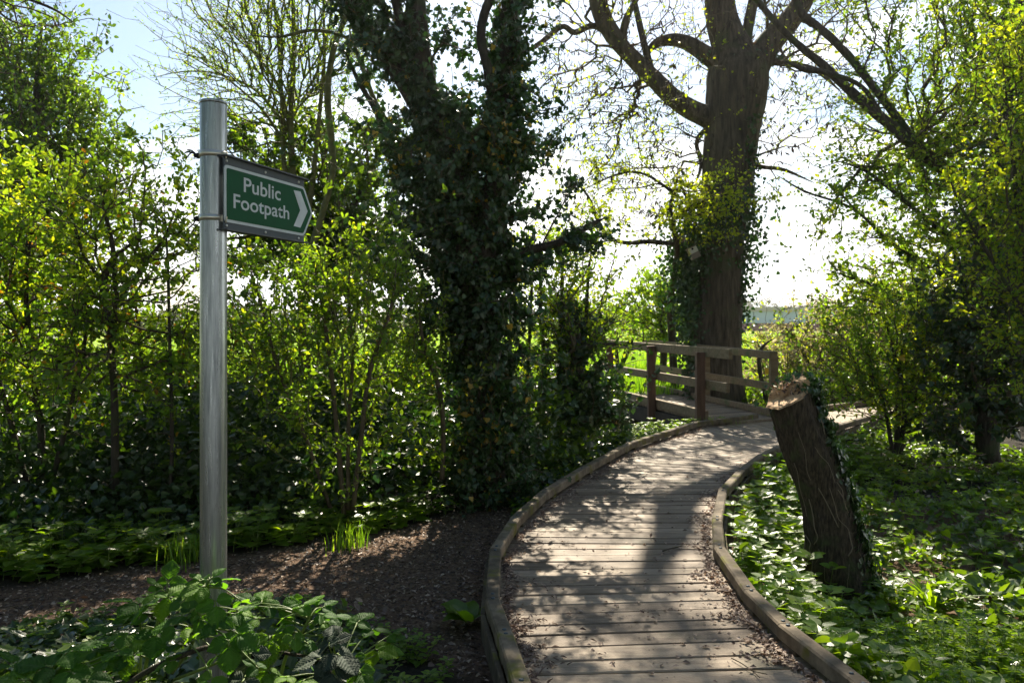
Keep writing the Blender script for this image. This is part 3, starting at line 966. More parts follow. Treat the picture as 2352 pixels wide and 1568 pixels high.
    # bands that clamp the sign to the pole
    for z in (EYE + (HZ - 350) / F * Y0, EYE + (HZ - 498) / F * Y0):
        s = Soup()
        rr = [(z - .0085, r + .0008), (z - .0085, r + .0024), (z + .0085, r + .0024), (z + .0085, r + .0008)]
        V = np.concatenate([np.stack([px + q_ * np.cos(th), py + q_ * np.sin(th), np.full(64, zc)], -1) for zc, q_ in rr])
        q = [[k * 64 + e, k * 64 + (e + 1) % 64, (k + 1) * 64 + (e + 1) % 64, (k + 1) * 64 + e] for k in range(3) for e in range(64)]
        s.add(V, [np.array(q)])
        a = np.array([px + r * .75, py - r * .60]); b = np.array(W(.006, 0, .004)[:2])
        V, fs = beam_fv([*a, z - .002], [*b, z - .008], .0025, .017, .0006); s.add(V, fs, None, 0, False)
        bd = s.build('clamp_band', 'steel', root, loc)
        s = Soup()
        V, fs = beam_fv([px - r - .002, py, z], [px - r - .019, py - .003, z - .002], .014, .012, .002); s.add(V, fs, None, 0, False)
        V, fs = loft_fv([[px - r - .012, py - .012, z - .004], [px - r - .012, py + .014, z - .004]], [.0045, .0045], 8); s.add(V, fs)
        if z > 2:
            for k in range(5):
                e = np.array([px - r - .028 - .006 * k, py - .01 + .006 * k, z + .004 + .006 * (k % 3)])
                V, fs = loft_fv([[px - r - .010, py, z - .002], (np.array([px - r - .012, py, z]) + e) / 2 + [0, 0, .005], e - [0.0, 0, .012 * (k % 2)]], [.0016, .0013, .0006], 5); s.add(V, fs)
        s.build('clamp_screw', 'black', bd, loc)


build_sign()


# ------------------------------------------------------------------ cut stump
def build_stump():
    Y = 5.8
    base = P(1905, 1330, Y)
    root = thing('tree_stump', 'leaning sawn-off tree stump with pale orange cut top and ivy on its right side', 'stump', base)
    loc = tuple(root.location)
    k = Y / F
    ctr = [(1930, 1400, 86), (1921, 1335, 80), (1915, 1270, 73), (1908, 1215, 69), (1892, 1140, 61), (1868, 1070, 58), (1842, 1005, 60), (1820, 950, 60), (1810, 915, 57)]
    path = [P(u, v, Y) for u, v, r in ctr]; rad = [r * k * .87 for u, v, r in ctr]
    V, fs = loft_fv(path, rad, 72, .05, .10, 3, 10, cap=False)
    m = len(V) // 72
    V = V.reshape(m, 72, 3)
    # sawn plane: leans down to the left and towards the path
    c = V[-1].mean(0); ct = c + np.array([0, 0, .02]); npl = np.array([-.58, -.20, 1.0])
    for i in range(m):
        lim = ct[2] - (npl[0] * (V[i, :, 0] - ct[0]) + npl[1] * (V[i, :, 1] - ct[1])) / npl[2]
        V[i, :, 2] = np.minimum(V[i, :, 2] + (.14 * (i / m) ** 6), lim)
    # root buttress lobes at the foot
    for i in range(m // 4):
        a = np.arctan2(V[i, :, 1] - path[0][1], V[i, :, 0] - path[0][0]); f = (1 - i / (m / 4)) ** 1.5
        V[i, :, :2] += (V[i, :, :2] - V[i, :, :2].mean(0)) * (f * .16 * (.5 + .5 * np.sin(a * 4 + 1)))[:, None]
    s = Soup(); s.add(V.reshape(-1, 3), fs); s.build('trunk', 'oak_stump' if 'oak_stump' in M else 'oak', root, loc)
    top = V[-1]; c = top.mean(0)
    # cap: two saw cuts that do not meet, torn wood between them
    rng = np.random.RandomState(2)
    s = Soup(); rings = 14; rows = []
    for q in range(rings + 1):
        f = 1 - q / rings
        row = c + (top - c) * f
        back = (row[:, 1] - c[1]) * .8 + (row[:, 0] - c[0]) * .6
        st = .055 * sstep(-.008, .012, back) * sstep(0, .12, np.full(72, q / rings)) + .010
        tear = np.exp(-((back - 0.0) / .03) ** 2)
        row = row + np.array([0, 0, 1]) * (st + tear * rng.normal(size=72) * .010 * (q > 0))[:, None]
        if q == 0: row = top.copy()
        rows.append(row)
    V2 = np.concatenate(rows); q = [[a * 72 + e, a * 72 + (e + 1) % 72, (a + 1) * 72 + (e + 1) % 72, (a + 1) * 72 + e] for a in range(rings) for e in range(72)]
    s.add(V2, [np.array(q)], None, 0, False); s.build('cut_face', 'cut', root, loc)
    # dead ivy stems clinging to the bark
    s = Soup()
    for n in range(16):
        a0 = rng.uniform(np.pi * 1.05, np.pi * 1.95); i = rng.randint(2, m - 12); L = rng.randint(8, 22)
        pts = []
        for t in range(i, min(i + L, m - 2), 3):
            j = int((a0 / (2 * np.pi) * 72 + 1.6 * math.sin(t * .2 + n) + rng.normal() * .7)) % 72
            o = V[t, j] - V[t].mean(0); o /= np.linalg.norm(o)
            pts.append(V[t, j] + o * (.006 + .01 * rng.uniform()))
        if len(pts) >= 3:
            V3, f3 = loft_fv(pts, np.full(len(pts), rng.uniform(.0015, .0045)), 5, n=3); s.add(V3, f3)
    s.build('dead_stem', 'dead_stem', root, loc)
    # ivy: thick over the right side and the back of the top
    pos, nr = [], []
    for n in range(4200):
        t = rng.randint(1, m - 1); a = rng.normal(0.05, .5) if rng.uniform() < .8 else rng.uniform(-.3, 2.1)
        h = t / m
        if a < -1.0 - (h < .35) * .25: continue
        j = int(a / (2 * np.pi) * 72) % 72
        o = V[t, j] - V[t].mean(0); o /= np.linalg.norm(o) + 1e-9
        pos.append(V[t, j] + o * abs(rng.normal()) * .035 + rng.normal(size=3) * .012); nr.append(o)
    for n in range(450):
        j = int(rng.normal(.7, .7) / (2 * np.pi) * 72) % 72
        pos.append(V[-1, j] + rng.normal(size=3) * [.045, .05, .03] + [0.0, .0, .02]); nr.append(np.array([0, -.3, .9]))
    pos, nr = np.array(pos), np.array(nr)
    s = Soup(); n = len(pos)
    d = rdir(rng, n) * .6; d[:, 2] -= .8
    put(s, T_IVY, pos, d, nr + rdir(rng, n) * .5, rng.uniform(.022, .048, n), rng.uniform(0, .96, n))
    s.build('ivy', 'ivy', root, loc)
    s = Soup(); n = 420
    pos = V[-1][rng.randint(72, size=n)] * 0 + (c + np.array([.05, .06, .05])) + rng.normal(size=(n, 3)) * [.06, .06, .025]
    put(s, T_LANCE, pos, rdir(rng, n, .2), rdir(rng, n, .5), rng.uniform(.02, .05, n), rng.uniform(0, 1, n)); s.build('dry_leaves', 'dead', root, loc)


build_stump()


def px_path(pts, Y):
    """(u, v, radius px[, Y]) -> path, radii"""
    path = [P(p[0], p[1], p[3] if len(p) > 3 else Y) for p in pts]
    rad = [p[2] * (p[3] if len(p) > 3 else Y) / F for p in pts]
    return path, rad


# ------------------------------------------------------------------ big oak beyond the footbridge
def build_oak():
    Y = 16.2
    S = [px_path(x, Y) for x in (
        [(1638, 985, 92), (1640, 940, 76), (1640, 880, 66), (1643, 800, 61), (1647, 700, 57), (1653, 600, 54), (1662, 500, 53), (1672, 400, 57), (1682, 300, 61), (1690, 220, 68), (1692, 160, 66), (1680, 110, 46), (1660, 50, 38), (1650, -30, 33), (1640, -200, 28), (1610, -420, 16)],
        [(1700, 230, 48), (1735, 150, 36), (1770, 95, 28), (1820, 40, 24), (1860, -30, 22), (1890, -160, 18), (1960, -330, 10)],
        [(1660, 285, 30), (1610, 262, 24), (1560, 235, 22), (1500, 180, 20), (1440, 120, 19), (1400, 70, 20), (1378, 20, 21), (1360, -60, 18), (1310, -200, 12)],
        [(1660, 150, 26), (1620, 125, 20), (1580, 100, 17), (1540, 92, 14), (1500, 105, 9), (1475, 150, 6)],
        [(1700, 170, 20), (1712, 100, 13), (1725, 30, 12), (1750, -80, 10), (1800, -250, 6)],
        [(1400, 75, 9), (1360, 60, 7), (1320, 75, 6.5), (1290, 62, 6), (1240, 100, 6), (1180, 135, 5)],
        [(1770, 140, 10), (1830, 150, 7), (1880, 165, 6), (1930, 210, 4)],
        [(1655, 300, 7), (1620, 300, 6), (1600, 330, 5), (1610, 380, 4), (1590, 440, 3)],
        [(1700, 340, 6), (1740, 380, 5), (1800, 390, 4), (1870, 420, 3)],
        [(1500, 180, 9), (1470, 60, 7), (1450, -60, 6), (1480, -200, 4)],
        [(1430, 110, 10), (1440, 40, 8), (1500, -60, 6)])]
    blobs = [(1420, 280, 170, 170, Y - .6, 1.3, 1.5), (1500, 420, 130, 120, Y - .8, 1), (1330, 150, 160, 130, Y - 1, 1.2), (1540, 60, 130, 110, Y, 1.2), (1750, 60, 130, 130, Y, 1.2),
             (1860, 200, 110, 110, Y - 1, 1), (1900, 60, 120, 100, Y, 1), (1780, 330, 60, 160, Y - .5, .6, .5),
             (1400, -160, 260, 160, Y - 1, 2), (1700, -220, 260, 180, Y, 2), (1950, -150, 200, 150, Y, 2)]

    def droop(t, rng):
        t = t.copy(); t[:, 2] -= np.abs(rng.normal(size=len(t))) * .25; return t
    root = plant('oak_tree', 'massive old tree with a thick bare trunk rising behind the wooden footbridge', 'tree', P(1640, 960, Y), S, blobs,
                 [(T_HAW, 'yellow', .065, 3, .05, .3, .2, .3), (T_LANCE, 'seed', .10, 2, .05, 0, 1.6, .42), (T_DIAMOND, 'mid', .03, 3, .04, .2, .2, .3)],
                 4300, 11, open_=.25, wood='oak', twig='twig', rt=.0026, step=.22, clump=.5, alpha=.25, wander=.13, stem_sides=40, lump=.06, shape_tips=droop)
    loc = tuple(root.location); rng = np.random.RandomState(7)
    # ivy: left flank low down, right edge higher up
    s = Soup(); pos = []
    for (u, v, su, sv_, n, dy) in ((1583, 670, 15, 80, 1500, -.2), (1588, 570, 26, 45, 1000, -.35), (1702, 640, 7, 100, 420, -.2), (1715, 470, 14, 90, 800, -.2), (1562, 620, 22, 60, 500, -.1),
                                   (1640, 500, 60, 40, 900, -.75), (1720, 330, 10, 60, 300, -.4), (1580, 830, 9, 50, 200, -.4), (1735, 590, 14, 40, 140, 0), (1715, 130, 50, 10, 250, -.1)):
        q = P(u, v, Y + dy)[None] + rng.normal(size=(n, 3)) * [su / F * Y, .16, sv_ / F * Y]; pos.append(q)
    pos = np.concatenate(pos); n = len(pos); d = rdir(rng, n) * .7; d[:, 2] -= .8
    nr = rdir(rng, n) * .7 + [0, -.8, .2]
    put(s, T_IVYS, pos, d, nr, rng.uniform(.05, .09, n), rng.uniform(0, .96, n)); s.build('ivy', 'ivy', root, loc)


build_oak()


def build_birdbox():
    Y = 15.35; c = P(1592, 578, Y)
    root = thing('bird_box', 'small tilted wooden nest box fixed high on the left side of the thick trunk', 'bird box', c)
    loc = tuple(c); a = R(-27); ca, sa = math.cos(a), math.sin(a)
    rot = np.array([[ca, 0, sa], [0, 1, 0], [-sa, 0, ca]])

    def part(nm, off, size, mat):
        s = Soup(); V, fs = box_fv(c + rot @ np.array(off), size, rot); s.add(V, fs, None, 0, False); s.build(nm, mat, root, loc)
    part('box_body', (0, .02, -.03), (.17, .16, .22), 'box_side')
    part('front_panel', (0, -.066, .03), (.17, .012, .115), 'box')
    part('lid', (0, .01, .092), (.20, .20, .018), 'box_side')
    s = Soup(); th = np.arange(16) * np.pi / 8; q = c + rot @ np.array([-.005, -.074, .055])
    V = np.concatenate([np.array([q + rot @ np.array([.022 * math.cos(x), y, .022 * math.sin(x)]) for x in th]) for y in (0, -.003)])
    s.add(V, [np.array([[e, (e + 1) % 16, 16 + (e + 1) % 16, 16 + e] for e in range(16)]), np.array([list(range(16, 32))])], None, 0, False)
    s.build('entrance_hole', 'black', root, loc)


build_birdbox()


# ------------------------------------------------------------------ ivy-clad tree in the middle
def build_ivy_tree():
    Y = 7.6
    S = [px_path(x, Y) for x in (
        [(1130, 1200, 62), (1122, 1120, 48), (1116, 1000, 40), (1110, 880, 38), (1102, 760, 38), (1085, 640, 42), (1065, 540, 40), (1040, 430, 36), (1010, 330, 32), (985, 230, 28), (965, 120, 24), (955, 0, 22), (940, -200, 18), (900, -420, 10)],
        [(1095, 640, 40), (1120, 540, 34), (1140, 430, 30), (1150, 330, 26), (1160, 230, 24), (1168, 120, 22), (1172, 0, 20), (1190, -200, 14), (1240, -420, 8)],
        [(1000, 300, 26), (940, 210, 20), (880, 120, 17), (820, 40, 15), (770, -60, 12), (700, -220, 8)],
        [(1000, 260, 18), (925, 130, 14), (920, 60, 12), (905, -40, 11), (900, -200, 8)],
        [(1128, 215, 10, 7.35), (1118, 150, 11, 7.3), (1105, 90, 11, 7.3), (1110, 40, 10.5, 7.3), (1130, -20, 10, 7.3), (1150, -150, 8, 7.3)],
        [(900, 330, 7), (860, 250, 6), (820, 180, 5), (790, 110, 4)],
        [(1080, 310, 5, 7.2), (1115, 290, 5, 7.15), (1135, 320, 4, 7.15), (1125, 365, 3, 7.2)],
        [(1120, 620, 16), (1200, 580, 11), (1290, 555, 9), (1350, 520, 7), (1390, 500, 5)])]
    b = [(1130, 1085, 115, 85, Y - .05, .5), (1125, 960, 112, 100, Y, .55), (1115, 850, 112, 100, Y, .5), (1108, 750, 116, 90, Y, .5), (1085, 650, 135, 85, Y, .5),
         (1070, 560, 158, 90, Y, .55), (1055, 470, 160, 90, Y, .55), (1035, 380, 155, 90, Y, .5), (1000, 290, 125, 90, Y, .45), (1160, 330, 85, 100, Y, .4), (930, 540, 50, 60, Y, .3, .5), (960, 760, 50, 60, Y, .3, .35),
         (965, 190, 60, 90, Y, .4, .8), (880, 110, 66, 60, Y, .4, 1.2), (825, 30, 66, 50, Y, .4, 1.2), (950, 80, 34, 100, Y, .3, .9), (1170, 210, 60, 80, Y, .35, .9), (1172, 80, 50, 100, Y, .35, 1.1),
         (1270, 330, 60, 40, Y, .3, .2), (1290, 410, 80, 55, Y, .35, .10), (1235, 600, 70, 40, Y, .35, .35), (1335, 545, 80, 34, Y, .3, .4), (1050, 70, 80, 80, Y + .3, .3, .12), (1140, 1120, 60, 30, Y - .05, .3, .4),
                  (830, -120, 150, 100, Y, .8, .6), (920, -180, 60, 130, Y, .5, .5), (1240, -140, 80, 130, Y, .6, .7), (1290, -380, 180, 150, Y, 1.2, .4), (900, -380, 150, 130, Y, 1.0, .45)]
    b = [(q[0], q[1], q[2] * .70, q[3] * .8, q[4], q[5] * .7) + tuple(q[6:]) for q in b]
    root = plant('ivy_covered_tree', 'forked tree smothered in dark ivy standing left of the boardwalk bend', 'tree', P(1125, 1160, Y), S, b,
                 [(T_IVY, 'ivy', .050, 13, .05, .1, .9, .96), (T_HAW, 'mid', .05, 6, .04, .3, .2, .04)],
                 3800, 21, open_=.5, wood='bark', twig='twig', rt=.003, step=.16, clump=.45, alpha=.3, stem_sides=18, leaf_name='ivy', lump=.1, zmin=-.12)
    return root


build_ivy_tree()

# ------------------------------------------------------------------ trees and shrubs, left side
LEFT = 'shrubs and trees on the left of the path'
Yt = 13.0
plant('evergreen_tree', 'tall dense dark green tree in the top left corner', 'tree', P(60, 1000, Yt),
      [px_path([(70, 1000, 26), (75, 800, 22), (80, 600, 19), (85, 400, 15), (90, 200, 11), (95, 60, 6)], Yt), px_path([(80, 600, 12), (150, 450, 8), (190, 330, 5)], Yt), px_path([(78, 650, 12), (0, 500, 8), (-60, 350, 5)], Yt)],
      [(60, 150, 110, 110, Yt, .8), (-60, 120, 130, 130, Yt, 1), (130, 170, 80, 100, Yt, .7), (50, 330, 170, 130, Yt, 1), (140, 370, 105, 100, Yt, .8), (60, 520, 200, 130, Yt, 1), (-100, 450, 150, 220, Yt, 1), (190, 440, 60, 110, Yt, .5), (190, 270, 50, 90, Yt, .5, .9)],
      [(T_OVAL, 'dark', .085, 10, .09, .3, .3, .35), (T_OVAL, 'mid', .075, 10, .09, .3, .3, .5), (T_OVAL, 'spring', .075, 10, .09, .3, .3, .3)], 2300, 31, rt=.005, step=.3, leaf_name='crown')

Yt = 7.0
plant('hawthorn_shrub', 'bright yellow-green shrub at the left edge, in front of the dark tree', 'shrub', P(60, 1180, Yt),
      [px_path([(90, 1190, 9), (95, 1000, 8), (70, 800, 7), (60, 650, 5), (80, 480, 3)], Yt), px_path([(80, 1180, 7), (20, 950, 6), (-30, 750, 5), (-20, 500, 3)], Yt), px_path([(100, 1180, 7), (170, 900, 5), (200, 700, 4), (150, 450, 3)], Yt)],
      [(40, 430, 110, 110, Yt, .45, .8), (80, 600, 160, 110, Yt, .6), (160, 500, 90, 100, Yt, .5, .6), (20, 760, 170, 120, Yt, .6), (180, 720, 110, 120, Yt, .6, .9), (-80, 600, 120, 200, Yt, .6)],
      [(T_OVAL, 'spring', .058, 8, .045, .35, .1, .6), (T_OVAL, 'yellow', .055, 8, .045, .35, .1, .22), (T_OVAL, 'mid', .055, 8, .045, .35, .1, .3), (T_OVAL, 'orange', .045, 4, .045, .3, .3, .06)],
      820, 32, group=None, rt=.0028, leaf_name='foliage', trunk_name='stem')

Yt = 6.7
plant('blackthorn_shrub', 'leafy green shrub with dark forked stems just left of the pole', 'shrub', P(262, 1170, Yt),
      [px_path([(262, 1190, 11), (264, 1050, 9), (262, 900, 8.5), (252, 760, 8), (240, 660, 7.5), (252, 605, 7), (288, 570, 4), (330, 540, 3)], Yt),
       px_path([(256, 780, 6), (268, 700, 6), (262, 620, 6), (258, 560, 5), (240, 470, 4), (250, 380, 2.5)], Yt),
       px_path([(262, 760, 5), (275, 690, 4), (330, 610, 4), (380, 540, 3), (410, 460, 2)], Yt), px_path([(252, 740, 5), (225, 640, 4.5), (190, 580, 4), (160, 480, 3), (130, 400, 2)], Yt),
       px_path([(390, 1180, 5), (395, 1000, 4.5), (390, 800, 4), (385, 600, 3), (375, 450, 2)], Yt)],
      [(320, 440, 110, 100, Yt, .4, .55), (400, 400, 60, 90, Yt, .3, .45), (250, 420, 90, 90, Yt, .4, .5), (350, 610, 110, 100, Yt, .4, .75), (200, 600, 100, 110, Yt, .4, .8), (420, 560, 60, 140, Yt, .35, .75),
       (330, 780, 140, 120, Yt, .5, .95), (180, 850, 130, 120, Yt, .5), (410, 900, 90, 130, Yt, .4, .8), (470, 720, 60, 110, Yt, .4, .6), (300, 330, 60, 40, Yt, .3, .35)],
      [(T_OVAL, 'spring', .052, 7, .04, .35, .1, .55), (T_OVAL, 'mid', .05, 7, .04, .35, .1, .35), (T_OVAL, 'yellow', .05, 6, .04, .35, .1, .15), (T_OVAL, 'orange', .045, 3, .04, .3, .3, .04)],
      820, 33, rt=.0026, leaf_name='foliage', trunk_name='stem')

Yt = 9.6
plant('budding_tree', 'slender tree with bare upright stems and tiny buds above the sign', 'tree', P(700, 1050, Yt),
      [px_path([(700, 1080, 16), (700, 800, 13), (690, 600, 12), (672, 400, 8), (668, 250, 6), (675, 120, 5), (672, -60, 4), (670, -250, 2)], Yt),
       px_path([(698, 560, 8), (720, 400, 6), (735, 250, 5), (745, 120, 4), (740, -60, 3)], Yt), px_path([(690, 560, 8), (655, 400, 6), (648, 250, 4.5), (640, 100, 4), (620, -50, 3)], Yt),
       px_path([(700, 620, 8), (760, 420, 7), (762, 330, 8), (752, 220, 8), (765, 120, 7), (790, 40, 5), (800, -50, 4)], Yt - .6),
       px_path([(672, 330, 5), (640, 200, 4), (560, 90, 3), (520, 30, 2)], Yt), px_path([(655, 330, 4), (600, 250, 3), (520, 180, 2), (440, 130, 1.5), (350, 75, 1)], Yt),
       px_path([(660, 300, 4), (590, 210, 3), (500, 170, 2), (420, 165, 1.5), (345, 180, 1)], Yt), px_path([(900, 300, 7), (860, 230, 6), (830, 150, 5), (800, 90, 4), (720, 70, 4), (640, 85, 3), (560, 80, 2)], Yt - 1.2)],
      [(540, 120, 120, 90, Yt, .8, .8), (450, 150, 90, 70, Yt, .6, .5), (480, 240, 90, 60, Yt, .6, .5), (620, 40, 130, 80, Yt, .8), (700, 180, 110, 130, Yt, .8), (780, 60, 90, 90, Yt, .8), (500, 20, 80, 50, Yt, .6, .6),
       (430, 330, 60, 40, Yt, .5, .3), (640, -150, 200, 120, Yt, 1)],
      [(T_DIAMOND, 'spring', .030, 5, .02, .3, 0, .7), (T_DIAMOND, 'yellow', .03, 4, .02, .3, 0, .25)], 3000, 34, open_=.5, wood='twig_green', twig='twig_green', rt=.0019, step=.2, alpha=.5, clump=.3, wander=.16)

Yt = 10.2
plant('bushy_tree', 'dense leafy green tree directly behind the footpath sign', 'tree', P(760, 1050, Yt),
      [px_path([(750, 1080, 20), (755, 850, 17), (760, 650, 15), (755, 480, 12), (745, 350, 8)], Yt), px_path([(757, 560, 9), (660, 440, 7), (600, 350, 4)], Yt), px_path([(757, 560, 9), (830, 440, 7), (870, 350, 4)], Yt)],
      [(620, 350, 110, 80, Yt, .6, .5), (720, 420, 130, 130, Yt, .7, 1.1), (830, 400, 100, 140, Yt, .7), (580, 300, 60, 50, Yt, .5, .6), (700, 560, 200, 90, Yt, .7, .8), (860, 560, 90, 120, Yt, .6, .9), (720, 300, 60, 70, Yt, .5, .6)],
      [(T_IVYS, 'dark', .075, 8, .06, .2, .5, .55), (T_OVAL, 'mid', .062, 8, .06, .3, .2, .5), (T_OVAL, 'spring', .06, 6, .05, .3, .2, .18)], 1600, 35, open_=.55, rt=.004, step=.22)

Yt = 6.6
plant('elder_shrub', 'loose light green shrub with thin upright stems right of the pole', 'shrub', P(790, 1165, Yt),
      [px_path([(790, 1180, 6), (775, 1000, 5.5), (760, 850, 5), (740, 700, 4), (720, 600, 3)], Yt), px_path([(810, 1170, 6), (830, 1000, 5.5), (850, 850, 5), (900, 700, 4), (910, 600, 3)], Yt),
       px_path([(760, 1170, 5), (700, 1000, 4.5), (640, 850, 4), (600, 700, 3), (570, 600, 2)], Yt), px_path([(800, 1170, 5), (800, 980, 4.5), (810, 820, 4), (800, 680, 3), (810, 560, 2)], Yt),
       px_path([(1015, 1100, 6, 7.1), (1018, 980, 5.5, 7.1), (1005, 880, 5, 7.1), (975, 800, 4.5, 7.1), (960, 700, 3, 7.1)], 7.1)],
      [(640, 640, 130, 100, Yt, .45, .65), (780, 620, 130, 110, Yt, .45, .75), (900, 650, 90, 120, Yt + .3, .4, .6), (620, 800, 120, 110, Yt, .45, .6), (770, 800, 140, 110, Yt, .5, .7), (920, 840, 90, 130, Yt + .3, .4, .5),
       (700, 950, 130, 90, Yt, .45, .55), (850, 960, 110, 90, Yt, .45, .4), (790, 1050, 110, 60, Yt, .45, .25), (560, 680, 50, 90, Yt, .35, .7)],
      [(T_OVAL, 'spring', .048, 7, .035, .4, .1, .5), (T_OVAL, 'mid', .05, 7, .035, .4, .15, .4), (T_OVAL, 'yellow', .045, 6, .035, .4, .1, .12)],
      900, 36, open_=.55, twig='twig_green', wood='twig', rt=.0022, step=.14, leaf_name='foliage', trunk_name='stem', alpha=.45)

Yt = 9.4
plant('sapling_thicket', 'airy yellow-green shrub of thin upright shoots right of the ivy-covered trunk', 'shrub', P(1290, 950, Yt),
      [px_path([(1320, 960, 18), (1322, 850, 16), (1318, 760, 13), (1312, 680, 8)], Yt), px_path([(1250, 960, 6), (1248, 800, 5), (1240, 680, 4), (1245, 560, 3)], Yt), px_path([(1280, 960, 6), (1285, 800, 5), (1290, 680, 4), (1295, 540, 3)], Yt),
       px_path([(1325, 900, 6), (1345, 760, 5), (1350, 650, 4), (1360, 560, 3)], Yt), px_path([(1320, 800, 5), (1400, 790, 4), (1450, 795, 2)], Yt - .5), px_path([(1205, 960, 5), (1215, 800, 4), (1222, 650, 3), (1230, 540, 2)], Yt)],
      [(1250, 640, 75, 100, Yt, .5, .8), (1320, 620, 80, 110, Yt, .5, .75), (1240, 780, 70, 110, Yt, .5, .9), (1320, 780, 70, 90, Yt, .5, .9), (1380, 640, 60, 90, Yt, .4, .45), (1400, 780, 60, 30, Yt - .4, .3, .4), (1260, 900, 90, 60, Yt, .5, .7)],
      [(T_OVAL, 'spring', .052, 7, .04, .35, .1, .6), (T_OVAL, 'yellow', .05, 7, .04, .35, .1, .3), (T_OVAL, 'mid', .05, 7, .04, .35, .1, .2)], 620, 37, rt=.0026, leaf_name='foliage', trunk_name='stem', alpha=.5)
plant('ivy_covered_post', 'short dead trunk wrapped in dark ivy left of the footbridge', 'tree trunk', P(1325, 960, 9.2),
      [px_path([(1325, 975, 24), (1322, 880, 20), (1320, 780, 17), (1312, 700, 9)], 9.2)],
      [(1325, 900, 40, 60, 9.2, .22), (1320, 830, 32, 70, 9.2, .2), (1315, 745, 24, 60, 9.2, .18, .8), (1350, 940, 60, 30, 9.1, .3)],
      [(T_IVY, 'ivy', .065, 8, .03, .1, .8, 1)], 330, 38, leaf_name='ivy')

Yt = 9.8
plant('hedgerow_shrub', 'dense dark-green shrub filling the gap behind the blackthorn, left of the pole', 'shrub', P(330, 1060, Yt),
      [px_path([(330, 1075, 8), (325, 900, 7), (320, 760, 5), (300, 640, 3)], Yt), px_path([(335, 1075, 7), (400, 900, 6), (430, 760, 4)], Yt), px_path([(325, 1075, 7), (230, 900, 6), (180, 760, 4)], Yt)],
      [(150, 800, 150, 110, Yt, .6), (330, 850, 150, 100, Yt, .6), (430, 760, 90, 90, Yt, .5, .7), (250, 950, 220, 70, Yt, .6), (-50, 850, 160, 130, Yt, .6), (300, 700, 60, 60, Yt, .4, .5), (100, 1000, 260, 70, Yt, .5), (400, 900, 100, 90, Yt, .5)],
      [(T_OVAL, 'mid', .07, 8, .06, .3, .1, .55), (T_OVAL, 'dark', .07, 8, .06, .3, .1, .4), (T_OVAL, 'orange', .06, 5, .05, .3, .1, .12), (T_OVAL, 'spring', .06, 7, .05, .3, .1, .3)], 1350, 57, rt=.003, leaf_name='foliage', trunk_name='stem')
plant('hedgerow_shrub', 'dense green shrub behind the thin upright stems, between pole and ivy-covered tree', 'shrub', P(760, 1040, Yt),
      [px_path([(760, 1060, 8), (755, 900, 7), (740, 780, 5), (720, 680, 3)], Yt), px_path([(765, 1060, 7), (840, 900, 6), (880, 780, 4)], Yt), px_path([(755, 1060, 7), (650, 920, 6), (600, 800, 4)], Yt)],
      [(600, 830, 110, 110, Yt, .6), (740, 900, 140, 90, Yt, .6), (900, 920, 100, 80, Yt, .5, .9), (720, 760, 110, 70, Yt, .5, .6), (870, 760, 70, 70, Yt, .5, .5), (560, 700, 60, 80, Yt, .5, .6), (760, 1000, 260, 60, Yt, .5), (950, 850, 90, 110, Yt, .5), (1200, 950, 120, 60, Yt, .5, .7)],
      [(T_OVAL, 'mid', .065, 8, .06, .3, .1, .45), (T_OVAL, 'dark', .065, 8, .06, .3, .1, .3), (T_OVAL, 'spring', .06, 7, .05, .35, .1, .4), (T_OVAL, 'orange', .05, 5, .05, .3, .1, .08)], 1350, 58, rt=.003, leaf_name='foliage', trunk_name='stem')

# ------------------------------------------------------------------ hawthorn by the oak
Yt = 15.1
plant('hawthorn_tree', 'small hawthorn with bright yellow young leaves hanging across the thick trunk', 'tree', P(1550, 880, 17.6),
      [px_path([(1550, 890, 10, 17.6), (1545, 800, 9, 17.4), (1540, 700, 8, 17), (1550, 620, 7, 16.2), (1555, 560, 6, 15.4), (1540, 480, 5), (1560, 400, 3)], Yt), px_path([(1548, 560, 5), (1490, 555, 6), (1440, 558, 5), (1400, 545, 4.5), (1370, 500, 4), (1350, 450, 3), (1290, 380, 2)], Yt),
       px_path([(1550, 500, 5), (1600, 470, 4), (1660, 450, 3), (1710, 440, 2)], Yt), px_path([(1545, 440, 4), (1480, 400, 3), (1420, 400, 2.5), (1330, 440, 2)], Yt)],
      [(1600, 440, 60, 50, Yt - .2, .35, .8), (1640, 480, 80, 36, Yt - .2, .3, .9), (1700, 440, 36, 30, Yt - .2, .3, .8), (1690, 385, 18, 14, Yt - .2, .2, .8), (1650, 545, 30, 14, Yt, .2, .8), (1570, 480, 40, 60, Yt - .1, .3, 1),
       (1470, 430, 90, 90, Yt, .5, .22), (1390, 440, 90, 90, Yt, .5, .22), (1340, 520, 90, 70, Yt, .5, .3), (1310, 400, 70, 60, Yt, .5, .15), (1500, 350, 60, 50, Yt, .4, .15)],
      [(T_HAW, 'yellow', .07, 7, .05, .3, .1, 1)], 400, 41, rt=.003, step=.2, clump=.55)
Yt = 18.5
plant('field_edge_tree', 'small round green tree at the field edge, left of the thick trunk', 'tree', P(1515, 870, Yt),
      [px_path([(1520, 880, 9), (1525, 800, 8), (1520, 720, 6), (1510, 660, 4)], Yt)],
      [(1510, 690, 60, 60, Yt, .6), (1545, 650, 50, 60, Yt, .6), (1480, 720, 40, 45, Yt, .5), (1550, 740, 40, 60, Yt, .5), (1500, 770, 50, 30, Yt, .5, .6)],
      [(T_OVAL, 'spring', .10, 8, .08, .3, .1, .6), (T_OVAL, 'mid', .10, 8, .08, .3, .1, .5)], 300, 42, rt=.006, step=.3)

